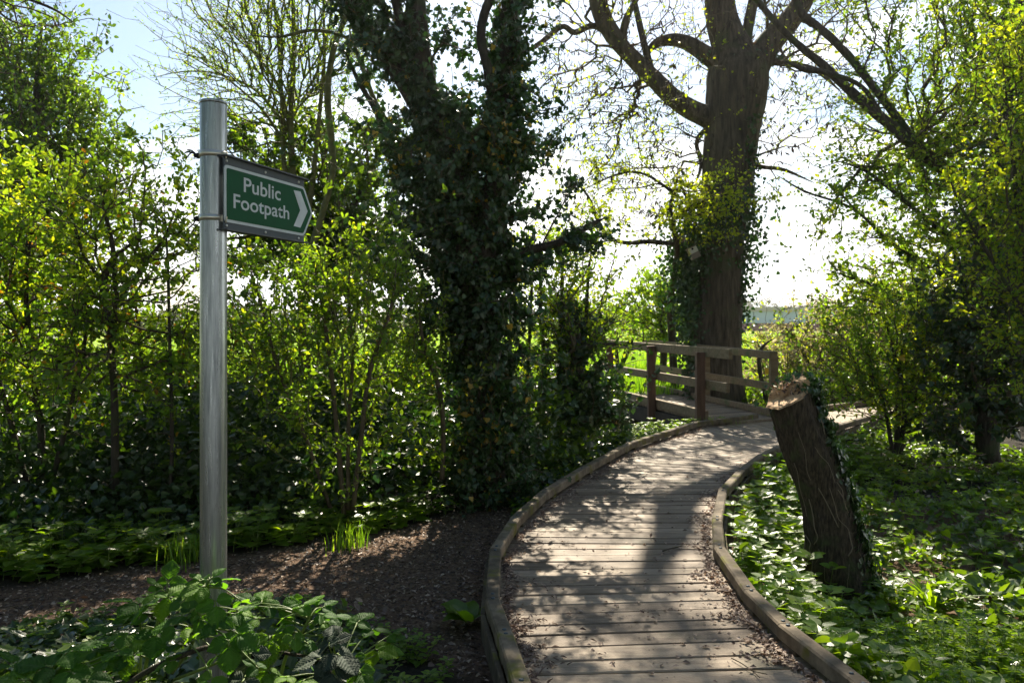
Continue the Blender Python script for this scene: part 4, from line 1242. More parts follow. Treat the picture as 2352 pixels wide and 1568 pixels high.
Yt = 24.
plant('field_bush', 'glowing yellow-green bush in the field, seen over the left end of the footbridge', 'bush', P(1420, 850, Yt),
      [px_path([(1420, 856, 5), (1415, 800, 4), (1400, 740, 3)], Yt), px_path([(1422, 856, 4), (1450, 790, 3), (1460, 730, 2)], Yt)],
      [(1400, 730, 45, 40, Yt, .6), (1455, 720, 40, 45, Yt, .6), (1430, 780, 50, 25, Yt, .6, .6), (1360, 740, 40, 35, Yt, .6)],
      [(T_OVAL, 'yellow', .11, 7, .09, .3, .1, .6), (T_OVAL, 'spring', .11, 7, .09, .3, .1, .5), (T_OVAL, 'pale', .10, 5, .09, .3, .1, .2)], 230, 43, rt=.007, step=.3, leaf_name='foliage', trunk_name='stem')
Yt = 30.
plant('field_bush', 'pale yellowish bush in the field just right of the thick bare trunk', 'bush', P(1760, 830, Yt),
      [px_path([(1760, 832, 4), (1758, 800, 3), (1752, 770, 2)], Yt)],
      [(1745, 778, 30, 22, Yt, .6), (1790, 785, 34, 18, Yt, .6), (1830, 775, 40, 22, Yt, .6)],
      [(T_OVAL, 'yellow', .12, 7, .1, .3, .1, .5), (T_OVAL, 'pale', .12, 7, .1, .3, .1, .5)], 150, 44, rt=.007, step=.35, leaf_name='foliage', trunk_name='stem')

# ------------------------------------------------------------------ right side
Yt = 13.2
plant('leaning_tree', 'wide spring-green tree whose thick limbs lean up to the left, right of the sky gap', 'tree', P(2300, 960, Yt),
      [px_path([(2340, 970, 34), (2330, 800, 30), (2310, 640, 27), (2260, 500, 24), (2180, 400, 17), (2100, 335, 14), (2030, 275, 12.5), (1960, 215, 11), (1890, 150, 9.5), (1830, 100, 8), (1780, 50, 7), (1690, -50, 7), (1560, -130, 6), (1400, -190, 5), (1300, -160, 4)], Yt),
       px_path([(2110, 340, 9), (2060, 270, 9), (2010, 205, 9), (1950, 130, 9), (1890, 70, 9), (1840, 30, 9), (1820, -40, 7)], Yt),
       px_path([(2100, 335, 7), (2040, 290, 6), (1980, 200, 5), (1890, 165, 6), (1850, 160, 7), (1800, 140, 8)], Yt - .3),
       px_path([(2320, 640, 14), (2350, 400, 11), (2340, 200, 9), (2320, 0, 6)], Yt), px_path([(2300, 640, 9), (2200, 560, 7), (2100, 480, 5), (2000, 400, 4), (1930, 370, 3)], Yt - .6),
       px_path([(2320, 700, 9), (2180, 640, 6), (2050, 560, 4.5), (1960, 480, 3), (1850, 440, 2.5), (1780, 400, 2)], Yt - .4), px_path([(2310, 760, 9), (2150, 720, 6), (2020, 660, 4), (1900, 620, 3)], Yt - .8)],
      [(2060, 470, 110, 80, Yt - .4, .8, .45), (1960, 500, 100, 60, Yt - .4, .6, .3), (1990, 400, 80, 60, Yt - .4, .6, .25), (2170, 420, 120, 120, Yt, .9, .75), (2150, 560, 130, 90, Yt - .6, .8, .8), (2020, 600, 130, 60, Yt - .6, .7, .5), (2080, 700, 150, 80, Yt - .8, .8, .8),
       (2240, 300, 130, 140, Yt, 1, .8), (2150, 250, 110, 110, Yt, .9, .35), (2280, 120, 110, 150, Yt, 1, .8), (2130, 100, 110, 110, Yt, .9, .3), (2350, 300, 110, 200, Yt, 1), (2350, 40, 130, 130, Yt, 1, .8), (2220, 620, 120, 120, Yt, .8), (1990, 700, 80, 40, Yt - .8, .6, .6),
       (2200, -60, 200, 90, Yt, 1, .4), (1990, 30, 100, 60, Yt, .7, .3), (2060, 180, 110, 90, Yt, .8, .45), (1980, 300, 100, 100, Yt, .7, .25), (1930, 420, 90, 80, Yt - .3, .6, .22), (2120, 330, 100, 90, Yt, .8, .5), (1480, -130, 110, 70, Yt, .7, .7), (1330, -210, 120, 70, Yt, .7, .8), (1650, -90, 90, 60, Yt, .7, .3), (1420, -330, 150, 90, Yt, .8, .6), (1320, -70, 80, 50, Yt, .6, .4)],
      [(T_OVAL, 'spring', .075, 7, .06, .35, .1, .5), (T_OVAL, 'yellow', .07, 7, .06, .35, .1, .25), (T_OVAL, 'mid', .07, 7, .06, .3, .2, .35)],
      4300, 51, open_=.5, rt=.0038, step=.24, stem_sides=14, wood='bark', twig='twig', clump=.5, alpha=.4)
Yt = 10.2
plant('ivy_clad_trunk', 'dark ivy-smothered trunk near the right edge above the far boardwalk', 'tree', P(2260, 1030, Yt),
      [px_path([(2270, 1060, 26), (2262, 900, 22), (2250, 700, 20), (2262, 500, 17), (2300, 300, 14), (2340, 100, 10), (2350, -100, 7)], Yt)],
      [(2225, 760, 90, 90, Yt, .45), (2220, 880, 80, 90, Yt, .45), (2240, 640, 80, 90, Yt, .4), (2210, 990, 60, 50, Yt, .4, .8), (2265, 520, 60, 90, Yt, .35, .9), (2310, 780, 90, 130, Yt, .5), (2340, 940, 90, 60, Yt, .5, .8), (2330, 350, 50, 120, Yt, .3, .8), (2360, 560, 70, 130, Yt, .4), (2390, 200, 60, 160, Yt, .4, .7)],
      [(T_IVYS, 'ivy', .075, 8, .05, .15, .7, .75), (T_OVAL, 'mid', .06, 7, .05, .3, .1, .3)], 1100, 52, rt=.0035, leaf_name='ivy', zmin=-.3)
Yt = 9.2
plant('sunlit_shrub', 'bright yellow-green leafy shrub filling the upper right edge', 'shrub', P(2370, 1130, Yt),
      [px_path([(2380, 1150, 12), (2390, 900, 10), (2370, 700, 8), (2340, 500, 6), (2320, 300, 4), (2300, 120, 3)], Yt), px_path([(2390, 800, 7), (2420, 500, 6), (2400, 200, 4), (2380, 0, 3)], Yt), px_path([(2375, 760, 5), (2280, 600, 4), (2210, 480, 3), (2170, 380, 2)], Yt)],
      [(2320, 160, 60, 110, Yt, .5, .5), (2350, 330, 60, 120, Yt, .5, .45), (2330, 560, 60, 120, Yt, .45, .45), (2350, 760, 60, 100, Yt, .45, .45), (2250, 430, 60, 80, Yt, .4, .28), (2200, 650, 50, 60, Yt, .4, .25), (2420, 400, 80, 300, Yt, .6, .8), (2380, 60, 80, 80, Yt, .5, .6)],
      [(T_OVAL, 'yellow', .055, 7, .045, .35, .1, .5), (T_OVAL, 'spring', .055, 7, .045, .35, .1, .6)], 1500, 53, open_=.5, rt=.0028, leaf_name='foliage', trunk_name='stem', alpha=.45)
Yt = 10.9
plant('multi_stemmed_shrub', 'bright green multi-stemmed shrub growing beside the far boardwalk kerb', 'shrub', P(2060, 1030, Yt),
      [px_path([(2058, 1055, 7), (2062, 960, 6), (2070, 880, 5), (2050, 800, 4), (2030, 720, 3)], Yt), px_path([(2066, 1055, 6), (2080, 940, 5), (2100, 860, 4), (2110, 760, 3), (2105, 650, 2)], Yt), px_path([(2052, 1055, 5), (2035, 950, 4.5), (2010, 870, 4), (1990, 800, 3)], Yt), px_path([(2062, 1055, 5), (2060, 930, 4), (2068, 840, 3), (2080, 720, 2)], Yt)],
      [(1985, 850, 80, 60, Yt, .45, .8), (2060, 800, 100, 90, Yt, .5, .75), (2140, 860, 80, 70, Yt, .45, .8), (2050, 900, 110, 45, Yt, .5, .8), (1950, 780, 60, 50, Yt, .4, .5), (2120, 740, 80, 80, Yt, .45, .6), (2100, 950, 60, 40, Yt, .4, .4), (2180, 940, 60, 40, Yt, .4, .6)],
      [(T_OVAL, 'spring', .058, 7, .045, .4, .1, .5), (T_OVAL, 'yellow', .058, 7, .045, .4, .1, .3), (T_OVAL, 'mid', .058, 7, .045, .4, .1, .3)], 800, 54, rt=.0028, leaf_name='foliage', trunk_name='stem', alpha=.45, twig='twig')
Yt = 17.5
plant('bramble_thicket', 'pale brown and cream flowering thicket in the sun beyond the footbridge', 'thicket', P(1880, 880, Yt),
      [px_path([(1880, 900, 5), (1850, 820, 4), (1820, 770, 3), (1790, 740, 2)], Yt), px_path([(1900, 900, 5), (1920, 800, 4), (1950, 740, 3)], Yt), px_path([(1960, 900, 6), (2000, 800, 4), (2040, 730, 3)], Yt), px_path([(1850, 900, 5), (1800, 850, 4), (1760, 800, 2)], Yt)],
      [(1830, 800, 80, 50, Yt, .7, .7), (1900, 770, 80, 60, Yt, .7, .9), (1970, 740, 90, 60, Yt, .7), (2060, 730, 90, 70, Yt, .7), (1800, 840, 80, 50, Yt - .3, .6), (1900, 850, 110, 60, Yt, .7), (2000, 830, 100, 70, Yt, .7), (1760, 880, 50, 50, Yt - .8, .4), (1870, 730, 26, 26, Yt, .3, .3), (2120, 700, 90, 90, Yt, .7)],
      [(T_OVAL, 'pale', .085, 9, .09, .35, .1, 1.3), (T_OVAL, 'spring', .08, 7, .08, .35, .1, .3), (T_OVAL, 'yellow', .08, 7, .08, .35, .1, .2)], 1200, 55, open_=.3, rt=.005, step=.28, leaf_name='foliage', trunk_name='stem', twig='twig')
Yt = 15.6
plant('dark_bramble', 'low shaded bramble heap right of the footbridge, above the kerb', 'bramble', P(1880, 935, Yt),
      [px_path([(1860, 950, 4), (1840, 900, 3), (1800, 870, 2)], Yt), px_path([(1880, 950, 5), (1900, 900, 4), (1960, 870, 2)], Yt), px_path([(1770, 950, 5), (1745, 850, 5), (1750, 800, 4), (1780, 775, 3)], Yt - .5)],
      [(1850, 890, 80, 35, Yt, .5), (1950, 880, 90, 40, Yt, .5), (2040, 880, 80, 45, Yt, .5), (1800, 920, 60, 30, Yt - .3, .4), (1900, 925, 110, 22, Yt - .4, .4), (1740, 850, 20, 70, Yt + .5, .3, .4)],
      [(T_IVYS, 'dark', .075, 8, .06, .2, .2, .6), (T_OVAL, 'mid', .07, 7, .06, .35, .1, .4), (T_OVAL, 'pale', .06, 5, .06, .3, .1, .2)], 420, 56, rt=.004, leaf_name='foliage', trunk_name='stem')


# ------------------------------------------------------------------ ivy bank under the left-hand shrubs
def scatter(name, label, areas, mats, seed, per_m2, hfun, templates, sizes, up=.9, kind='stuff', tilt=.5, cat=None):
    """leaves over ground polygons; areas = [(x0,x1,y0,y1,density,mask or None)]"""
    rng = np.random.RandomState(seed); s = Soup()
    for (x0, x1, y0, y1, dens, mask) in areas:
        n = int((x1 - x0) * (y1 - y0) * per_m2 * dens)
        x = rng.uniform(x0, x1, n); y = rng.uniform(y0, y1, n)
        d_, side = walk_side(x, y)
        keep = d_ > .10
        if mask is not None: keep &= mask(x, y, d_, side, rng)
        x, y = x[keep], y[keep]; n = len(x)
        if not n: continue
        g = ground_z(x, y); h = hfun(x, y, rng)
        pos = np.stack([x, y, g + h], -1)
        ti = rng.randint(len(templates), size=n)
        d = rdir(rng, n); d[:, 2] *= .5; nr = rdir(rng, n) * tilt + [0, 0, up]
        cr = np.clip(.45 + .35 * vnoise(pos[:, :2] * 2.5, seed) + rng.normal(size=n) * .2, 0, .96)
        mi = rng.randint(len(mats), size=n)
        for a in range(len(templates)):
            for b in range(len(mats)):
                m = (ti == a) & (mi == b)
                if m.sum():
                    put(s, templates[a], pos[m], d[m], nr[m], rng.uniform(*sizes, m.sum()), cr[m], b)
    o = s.build(name, mats)
    return tag(o, label, cat, None, kind)


def lump_h(x, y, rng, a=.06, b=.22, seed=5):
    q = np.stack([x, y], -1)
    return a * rng.uniform(.1, 1, len(x)) + b * np.clip(.35 + .8 * vnoise(q * 3.3, seed), 0, 1.3) * rng.uniform(.55, 1, len(x))


scatter('ivy_undergrowth', 'dark glossy ivy and bramble, leaf colours deepened for shade, heaped under the shrubs on the left', 
        [(-6.5, .9, 5.7, 8.0, 1, lambda x, y, d, s_, rng: y > np.interp(x, HIX, HIY) + .35), (-6.5, 1.6, 8.0, 12.5, .7, None)], ['ivy', 'dark', 'ivy', 'dark'], 61, 1250,  # darker leaf mix puts the shade under the shrubs into the colour
        lambda x, y, rng: rng.uniform(0, 1, len(x)) ** .8 * (.25 + .85 * sstep(6.0, 7.4, y)) * np.clip(.75 + .5 * vnoise(np.stack([x, y], -1) * 1.3, 6), .15, 1.3),
        [T_IVY, T_IVYS], (.045, .085), up=.5, tilt=.9)
scatter('ivy_ground_cover', 'low ivy and weeds between the ivy-covered tree and the boardwalk kerb',
        [(.0, 3.2, 6.6, 13.2, 1, lambda x, y, d, s_, rng: (s_ < 0) & (d < 2.2) & ((y < 10.6) | (d < .45)))], ['ivycarpet', 'dark', 'nettle'], 62, 1100,
        lambda x, y, rng: lump_h(x, y, rng, .05, .20), [T_IVYS, T_OVAL], (.035, .07), up=.9, tilt=.6)
scatter('ivy_carpet', 'glossy ivy leaves carpeting the low ground right of the boardwalk',
        [(1.2, 7.5, 2.6, 12.8, 1, lambda x, y, d, s_, rng: (s_ > 0) & (vnoise(np.stack([x, y], -1) * 3.3, 5) + .4 * rng.normal(size=len(x)) > -.30))], ['ivycarpet', 'ivycarpet', 'nettle'], 63, 760,
        lambda x, y, rng: lump_h(x, y, rng, .04, .30), [T_IVY, T_IVYS, T_ROUND], (.025, .085), up=.9, tilt=.8)
scatter('dry_debris', 'dead leaves and stalks lying between the ivy right of the boardwalk',
        [(1.2, 7.5, 2.6, 12.0, 1, lambda x, y, d, s_, rng: (s_ > 0)), (-4, 0, 3.4, 5.0, .8, lambda x, y, d, s_, rng: (s_ < 0))], ['dead'], 67, 90,
        lambda x, y, rng: lump_h(x, y, rng, .03, .18), [T_LANCE, T_OVAL], (.025, .06), up=.9, tilt=.7)
scatter('ivy_patch', 'dark ivy leaves covering the ground at the foot of the pole',
        [(-4.2, .0, 2.0, 5.0, 1, lambda x, y, d, s_, rng: (s_ < 0) & (bark_mask(x, y) < .30 + .3 * rng.uniform(size=len(x))) & (y < np.interp(x, [-4, -1.2, -.8, -.4, 0], [4.9, 4.9, 4.3, 3.0, 2.0])))], ['ivy', 'ivycarpet', 'ivy', 'dark'], 64, 900,
        lambda x, y, rng: lump_h(x, y, rng, .05, .12) + .16 * sstep(4.4, 3.0, y) * rng.uniform(.2, 1, len(x)), [T_IVY], (.045, .075), up=1.0, tilt=.5)


# ------------------------------------------------------------------ weeds: nettle-like plants, as one template each
def weed_mesh(rng, h=.28, tiers=5, leaf=.07, T=T_TOOTH, mats=('nettle', 'stem')):
    s = Soup()
    bend = rng.normal(size=2) * .05
    pts = [np.array([bend[0] * t * t, bend[1] * t * t, h * t]) for t in np.linspace(0, 1, 5)]
    V, fs = loft_fv(pts, [.0035, .003, .0026, .002, .0012], 5, n=2); s.add(V, fs, None, 1)
    for k in range(tiers):
        t = (k + 1) / tiers; c = np.array([bend[0] * t * t, bend[1] * t * t, h * t])
        a0 = rng.uniform(0, 6.28) if k == 0 else a0 + np.pi / 2
        sz = leaf * (1.15 - .6 * t) * rng.uniform(.8, 1.2)
        m = 2 if t < 1 else 4
        a = a0 + np.arange(m) * 2 * np.pi / m + rng.normal(size=m) * .25
        el = .25 + .5 * t
        d = np.stack([np.cos(a), np.sin(a), np.full(m, el - .3)], -1)
        pos = c + d * .25 * leaf * [1, 1, .6]
        for q in pos:
            V, fs = loft_fv([c, q], [.0012, .001], 4, n=2); s.add(V, fs, None, 1)
        put(s, T, pos, d, np.tile([0, 0, 1.], (m, 1)) + rng.normal(size=(m, 3)) * .2, np.full(m, sz), rng.uniform(0, 1, m))
    return s


def weeds(name, label, pts, seed, hs=(.15, .4), leaf=(.05, .08), T=T_TOOTH, mats=('nettle', 'stem'), tiers=(3, 6)):
    rng = np.random.RandomState(seed); protos = [weed_mesh(rng, 1.0, rng.randint(*tiers), 1, T) for _ in range(1)]
    s = Soup()
    kinds = []
    for k in range(8):
        kinds.append(weed_mesh(rng, rng.uniform(*hs), rng.randint(*tiers), rng.uniform(*leaf), T))
    for (x, y) in pts:
        w = kinds[rng.randint(8)]; a = rng.uniform(0, 6.28); sc = rng.uniform(.7, 1.2)
        ca, sa = math.cos(a) * sc, math.sin(a) * sc; rot = np.array([[ca, -sa, 0], [sa, ca, 0], [0, 0, sc]])
        base = np.array([x, y, float(ground_z(np.array([x]), np.array([y]))[0]) - .01])
        V = np.concatenate(w.v) @ rot.T + base; rn = np.clip(np.concatenate(w.rn) * .6 + rng.uniform(0, .4), 0, 1)
        n0 = s.n; s.v.append(V.astype(np.float32)); s.rn.append(rn.astype(np.float32)); s.n += len(V)
        for f, mi, sm in zip(w.f, w.mi, w.sm):
            s.f.append(f + n0); s.mi.append(mi); s.sm.append(sm)
    return tag(s.build(name, list(mats)), label, None, None, 'stuff')


rng = np.random.RandomState(70)


def spots(n, box, cond=None):
    out = []
    while len(out) < n:
        x = rng.uniform(box[0], box[1], 400); y = rng.uniform(box[2], box[3], 400)
        d, s_ = walk_side(x, y); k = d > .10
        if cond is not None: k &= cond(x, y, d, s_)
        out += list(zip(x[k], y[k]))
        if not k.any(): break
    return out[:n]


weeds('nettle_bank', 'sunlit nettles and garlic mustard in a band beyond the bark path',
      spots(620, (-5.2, -.4, 4.9, 7.2), lambda x, y, d, s_: (y > np.interp(x, HIX, HIY) + .02) & (y < np.interp(x, HIX, HIY) + .75)), 71, (.08, .26), (.07, .125), T_ROUND, tiers=(2, 4))
weeds('kerb_weeds', 'bright green nettles growing along the right-hand kerb of the boardwalk',
      spots(430, (1.0, 5.5, 2.8, 10.5), lambda x, y, d, s_: (s_ > 0) & (d < .75)), 72, (.10, .28), (.06, .11), T_ROUND, tiers=(2, 5))
weeds('woodland_weeds', 'scattered leafy weeds standing in the ivy right of the stump',
      spots(330, (2.2, 7, 3.6, 12.5), lambda x, y, d, s_: (s_ > 0) & (d > .5)), 73, (.15, .36), (.06, .11))
weeds('bridge_weeds', 'bright green weeds between the boardwalk kerb and the footbridge',
      spots(120, (.6, 3.3, 9.5, 14.2), lambda x, y, d, s_: (s_ < 0) & (d < .55) & (np.abs(y - 11.6) < 1.3)), 74, (.10, .22), (.07, .11))
weeds('seedlings', 'small nettles and seedlings on dark soil beside the left kerb',
      spots(200, (-2.6, -.3, 3.4, 4.9), lambda x, y, d, s_: (s_ < 0) & (bark_mask(x, y) < .6)), 75, (.05, .13), (.035, .06))
weeds('dark_leaf_weeds', 'broad dark green leaves at the foot of the leaning stump',
      spots(130, (1.9, 3.6, 3.6, 5.8), lambda x, y, d, s_: (s_ > 0) & (d > .45)), 76, (.06, .14), (.09, .15), T_IVYS, tiers=(2, 4))


# goosegrass carpet in the bottom right corner
def whorls(name, label, box, n, seed):
    rng = np.random.RandomState(seed); s = Soup()
    x = rng.uniform(box[0], box[1], n); y = rng.uniform(box[2], box[3], n)
    d, sd = walk_side(x, y); k = (d > .5) & (sd > 0); x, y = x[k], y[k]
    for X_, Y_ in zip(x, y):
        z = float(ground_z(np.array([X_]), np.array([Y_]))[0]); h = rng.uniform(.12, .34); lean = rng.normal(size=2) * .06
        V, fs = loft_fv([[X_, Y_, z], [X_ + lean[0] * .5, Y_ + lean[1] * .5, z + h * .5], [X_ + lean[0], Y_ + lean[1], z + h]], [.0018, .0015, .001], 4, n=2); s.add(V, fs, None, 1)
        for t in np.linspace(.35, 1, 4):
            c = np.array([X_ + lean[0] * t, Y_ + lean[1] * t, z + h * t]); m = 7
            a = np.arange(m) * 2 * np.pi / m + rng.uniform(0, 6); dd = np.stack([np.cos(a), np.sin(a), np.full(m, .35)], -1)
            put(s, T_LANCE, np.tile(c, (m, 1)), dd, np.tile([0, 0, 1.], (m, 1)), np.full(m, rng.uniform(.035, .055)), rng.uniform(.2, 1, m))
    return tag(s.build(name, ['nettle', 'stem']), label, None, None, 'stuff')


whorls('goosegrass', 'feathery bright green goosegrass in the bottom right corner', (1.9, 3.6, 2.6, 4.6), 800, 77)


# ------------------------------------------------------------------ grass blades
def blades(name, label, x, y, hs, seed, w=.006, mats='grass', kind='stuff', lean=.35, cat=None, zoff=0):
    rng = np.random.RandomState(seed); n = len(x)
    g = ground_z(x, y) + zoff; h = rng.uniform(*hs, n)
    a = rng.uniform(0, 2 * np.pi, n); L = rng.uniform(.1, 1, n) * lean
    dx, dy = np.cos(a) * L * h, np.sin(a) * L * h
    sx, sy = -np.sin(a), np.cos(a); ww = w * rng.uniform(.6, 1.4, n)
    V = np.zeros((n, 7, 3))
    for k, (t, wf) in enumerate(((0, 1), (.4, .9), (.75, .6))):
        cx, cy_, cz = x + dx * t * t, y + dy * t * t, g + h * t * (1 - .15 * t * L)
        V[:, 2 * k] = np.stack([cx - sx * ww * wf, cy_ - sy * ww * wf, cz], -1); V[:, 2 * k + 1] = np.stack([cx + sx * ww * wf, cy_ + sy * ww * wf, cz], -1)
    V[:, 6] = np.stack([x + dx, y + dy, g + h * (1 - .2 * L)], -1)
    off = (np.arange(n) * 7)[:, None, None]
    q = (np.array([[0, 1, 3, 2], [2, 3, 5, 4]])[None] + off).reshape(-1, 4); t = (np.array([[4, 5, 6]])[None] + off).reshape(-1, 3)
    s = Soup(); s.add(V.reshape(-1, 3), [q, t], np.repeat(rng.uniform(0, 1, n), 7), 0, False)
    return tag(s.build(name, mats), label, cat, None, kind)


rg = np.random.RandomState(80)
n = 60000
yy = 16.6 + rg.exponential(9, n); xx = rg.uniform(-.55, .62, n) * yy
k = (yy < 60); xx, yy = xx[k], yy[k]
y2 = rg.uniform(24, 92, 30000); x2 = rg.uniform(-.5, .5, 30000) * y2; xx = np.concatenate([xx, x2]); yy = np.concatenate([yy, y2])
blades('meadow_grass', 'long sunlit yellow-green grass in the field behind the footbridge', xx, yy, (.12, .42), 81, .012)
for (u, v, Y_, n, h, lab) in ((800, 1210, 6.0, 90, (.14, .26), 'bright green grass tuft at the end of the nettle band, right of the pole'),
                              (425, 1255, 5.6, 60, (.12, .24), 'small sunlit grass tuft just left of the pole'),
                              (1700, 952, 12.9, 120, (.12, .28), 'grass tuft at the near foot of the footbridge post')):
    c = P(u, v, Y_); x = c[0] + rg.normal(size=n) * .07; y = c[1] + rg.normal(size=n) * .07
    if 'footbridge' in lab: x = 3.2 + rg.normal(size=n) * .2; y = 12.35 + rg.normal(size=n) * .16
    o = blades('grass_tuft', lab, x, y, h, 82 + n, .004, kind='thing', cat='grass tuft', lean=.5)


# strap-leaved plant right of the stump
def strap_plant():
    rng = np.random.RandomState(90); c = P(2140, 1330, 5.2); c[2] = float(ground_z(c[:1], c[1:2])[0])
    root = thing('iris_plant', 'clump of broad strap-shaped leaves arching in the ivy right of the stump', 'plant', c)
    for k in range(16):
        a = rng.uniform(0, 6.28); L = rng.uniform(.28, .5); le = rng.uniform(.3, 1.1); w = rng.uniform(.010, .016)
        ts = np.linspace(0, 1, 9); r_ = L * le * ts ** 1.6; z_ = L * (ts - .45 * le * ts ** 2.4)
        cs = np.stack([math.cos(a) * r_, math.sin(a) * r_, z_], -1); side = np.array([-math.sin(a), math.cos(a), 0])
        wd = (w * np.sin(np.pi * np.clip(ts * .93 + .09, 0, 1)) ** .5)[:, None]
        V = np.concatenate([cs - side * wd, cs + [0, 0, -.002], cs + side * wd]) + c
        q = [[i, i + 1, 9 + i + 1, 9 + i] for i in range(8)] + [[9 + i, 9 + i + 1, 18 + i + 1, 18 + i] for i in range(8)]
        s = Soup(); s.add(V, [np.array(q)], np.full(27, rng.uniform(.2, .9))); s.build('leaf', 'nettle', root, tuple(root.location))


strap_plant()


# ------------------------------------------------------------------ bramble in the foreground
def leaflet(nl=30, nw=8, seed=0):
    """unit-length toothed leaflet with sunken side veins"""
    V = []; t = np.linspace(0, 1, nl + 1)
    w = .43 * np.sin(np.pi * t ** .80) ** .70 * (1 - .12 * t)
    w = w * (1 + .20 * (np.arange(nl + 1) % 2)) ; w[0] = .01; w[-1] = .004
    ph = 7.5
    for i, tt in enumerate(t):
        for j in range(-nw, nw + 1):
            a = j / nw; x = w[i] * a
            vein = np.cos(2 * np.pi * ph * (tt - abs(x) * .75))
            z = -.030 * vein * (min(1, abs(a) * 3)) - .02 * (1 - min(1, abs(a) * 5)) + .16 * abs(x) - .25 * tt ** 2 * .8 - .32 * x * x
            yy_ = tt + abs(x) * .22 * (1 - tt)
            V.append([x, yy_ if i < nl else 1.03, z])
    V = np.array(V); m = 2 * nw + 1
    q = [[i * m + j, i * m + j + 1, (i + 1) * m + j + 1, (i + 1) * m + j] for i in range(nl) for j in range(m - 1)]
    return V, np.array(q)


LF, LQ = leaflet()


def frame(d, up):
    d = d / np.linalg.norm(d); x = np.cross(d, up); x /= np.linalg.norm(x); z = np.cross(x, d)
    return np.stack([x, d, z], 1)


def compound(root, c, az, el, size, rng, mat='bramble', n=3, roll=0., stem_from=None, again=True):
    size = size * .84
    if again and not (-1.0 < c[0] < -.72 and c[2] < P(0, 1450, 2.1)[2]):
        compound(root, np.array(c) + rng.normal(size=3) * [.045, .05, .03] - [0, 0, .03], az + rng.normal() * 1.3, el * .6 + rng.normal() * .35, size * rng.uniform(.6, 1.05), rng, mat, n, roll, stem_from, False)
    """one trifoliate (or five-part) leaf whose leaflets meet at c"""
    s = Soup(); d0 = np.array([math.cos(az) * math.cos(el), math.sin(az) * math.cos(el), math.sin(el)])
    up = np.array([0, 0, 1.]) + rng.normal(size=3) * .15
    B = frame(d0, up)
    cr, sr = math.cos(roll), math.sin(roll); B = B @ np.array([[cr, 0, sr], [0, 1, 0], [-sr, 0, cr]])
    angs = [0, 78, -78] if n == 3 else [0, 62, -62, 125, -125]
    rn = rng.uniform(.1, 1)
    for k, a in enumerate(angs):
        a = R(a + rng.normal() * 8); sz = size * (1 if k == 0 else .82) * rng.uniform(.92, 1.08)
        dl = np.array([math.sin(a), math.cos(a), rng.normal() * .12 - (.18 if k else 0)]); Bl = frame(B @ dl, B[:, 2] + rng.normal(size=3) * .12)
        st = c + (B @ dl) * sz * (.22 if k == 0 else .06)
        V = LF * sz; V = V + np.array([0, 0, 1]) * (vnoise(V[:, :2] * 60, rng.randint(999)) * .05 * sz)[:, None]
        s.add(V @ Bl.T + st, [LQ], np.full(len(V), np.clip(rn + rng.normal() * .08, 0, 1)))
        V, fs = loft_fv([c, st], [.0014, .0012], 5, n=2); s.add(V, fs, None, 1)
    if stem_from is not None:
        mid = (c + stem_from) / 2 + np.array([0, 0, .012])
        V, fs = loft_fv([stem_from, mid, c], [.0026, .002, .0016], 6, n=4); s.add(V, fs, None, 1)
    s.build('leaf', [mat, 'stem'], root, tuple(root.location))


def cane(root, pts, r0, r1, mat='stem', thorns=True, rng=None):
    s = Soup(); k = len(pts)
    V, fs = loft_fv(pts, np.linspace(r0, r1, k), 10, n=6); s.add(V, fs, None, 0)
    pr = catmull(pts, 6)
    if thorns:
        for q in pr[::2]:
            o = rdir(rng, 1)[0]; rr = r0 * .9
            V = np.array([q + o * rr * .5 + [0, 0, .003], q + o * rr * .5 - [0, 0, .003], q + o * (rr + .006) - [0, 0, .002], q + o * rr * .5 + np.cross(o, [0, 0, 1]) * .002])
            s.add(V, [np.array([[0, 1, 2], [1, 3, 2], [3, 0, 2]])])
    s.build('stem', mat, root, tuple(root.location))


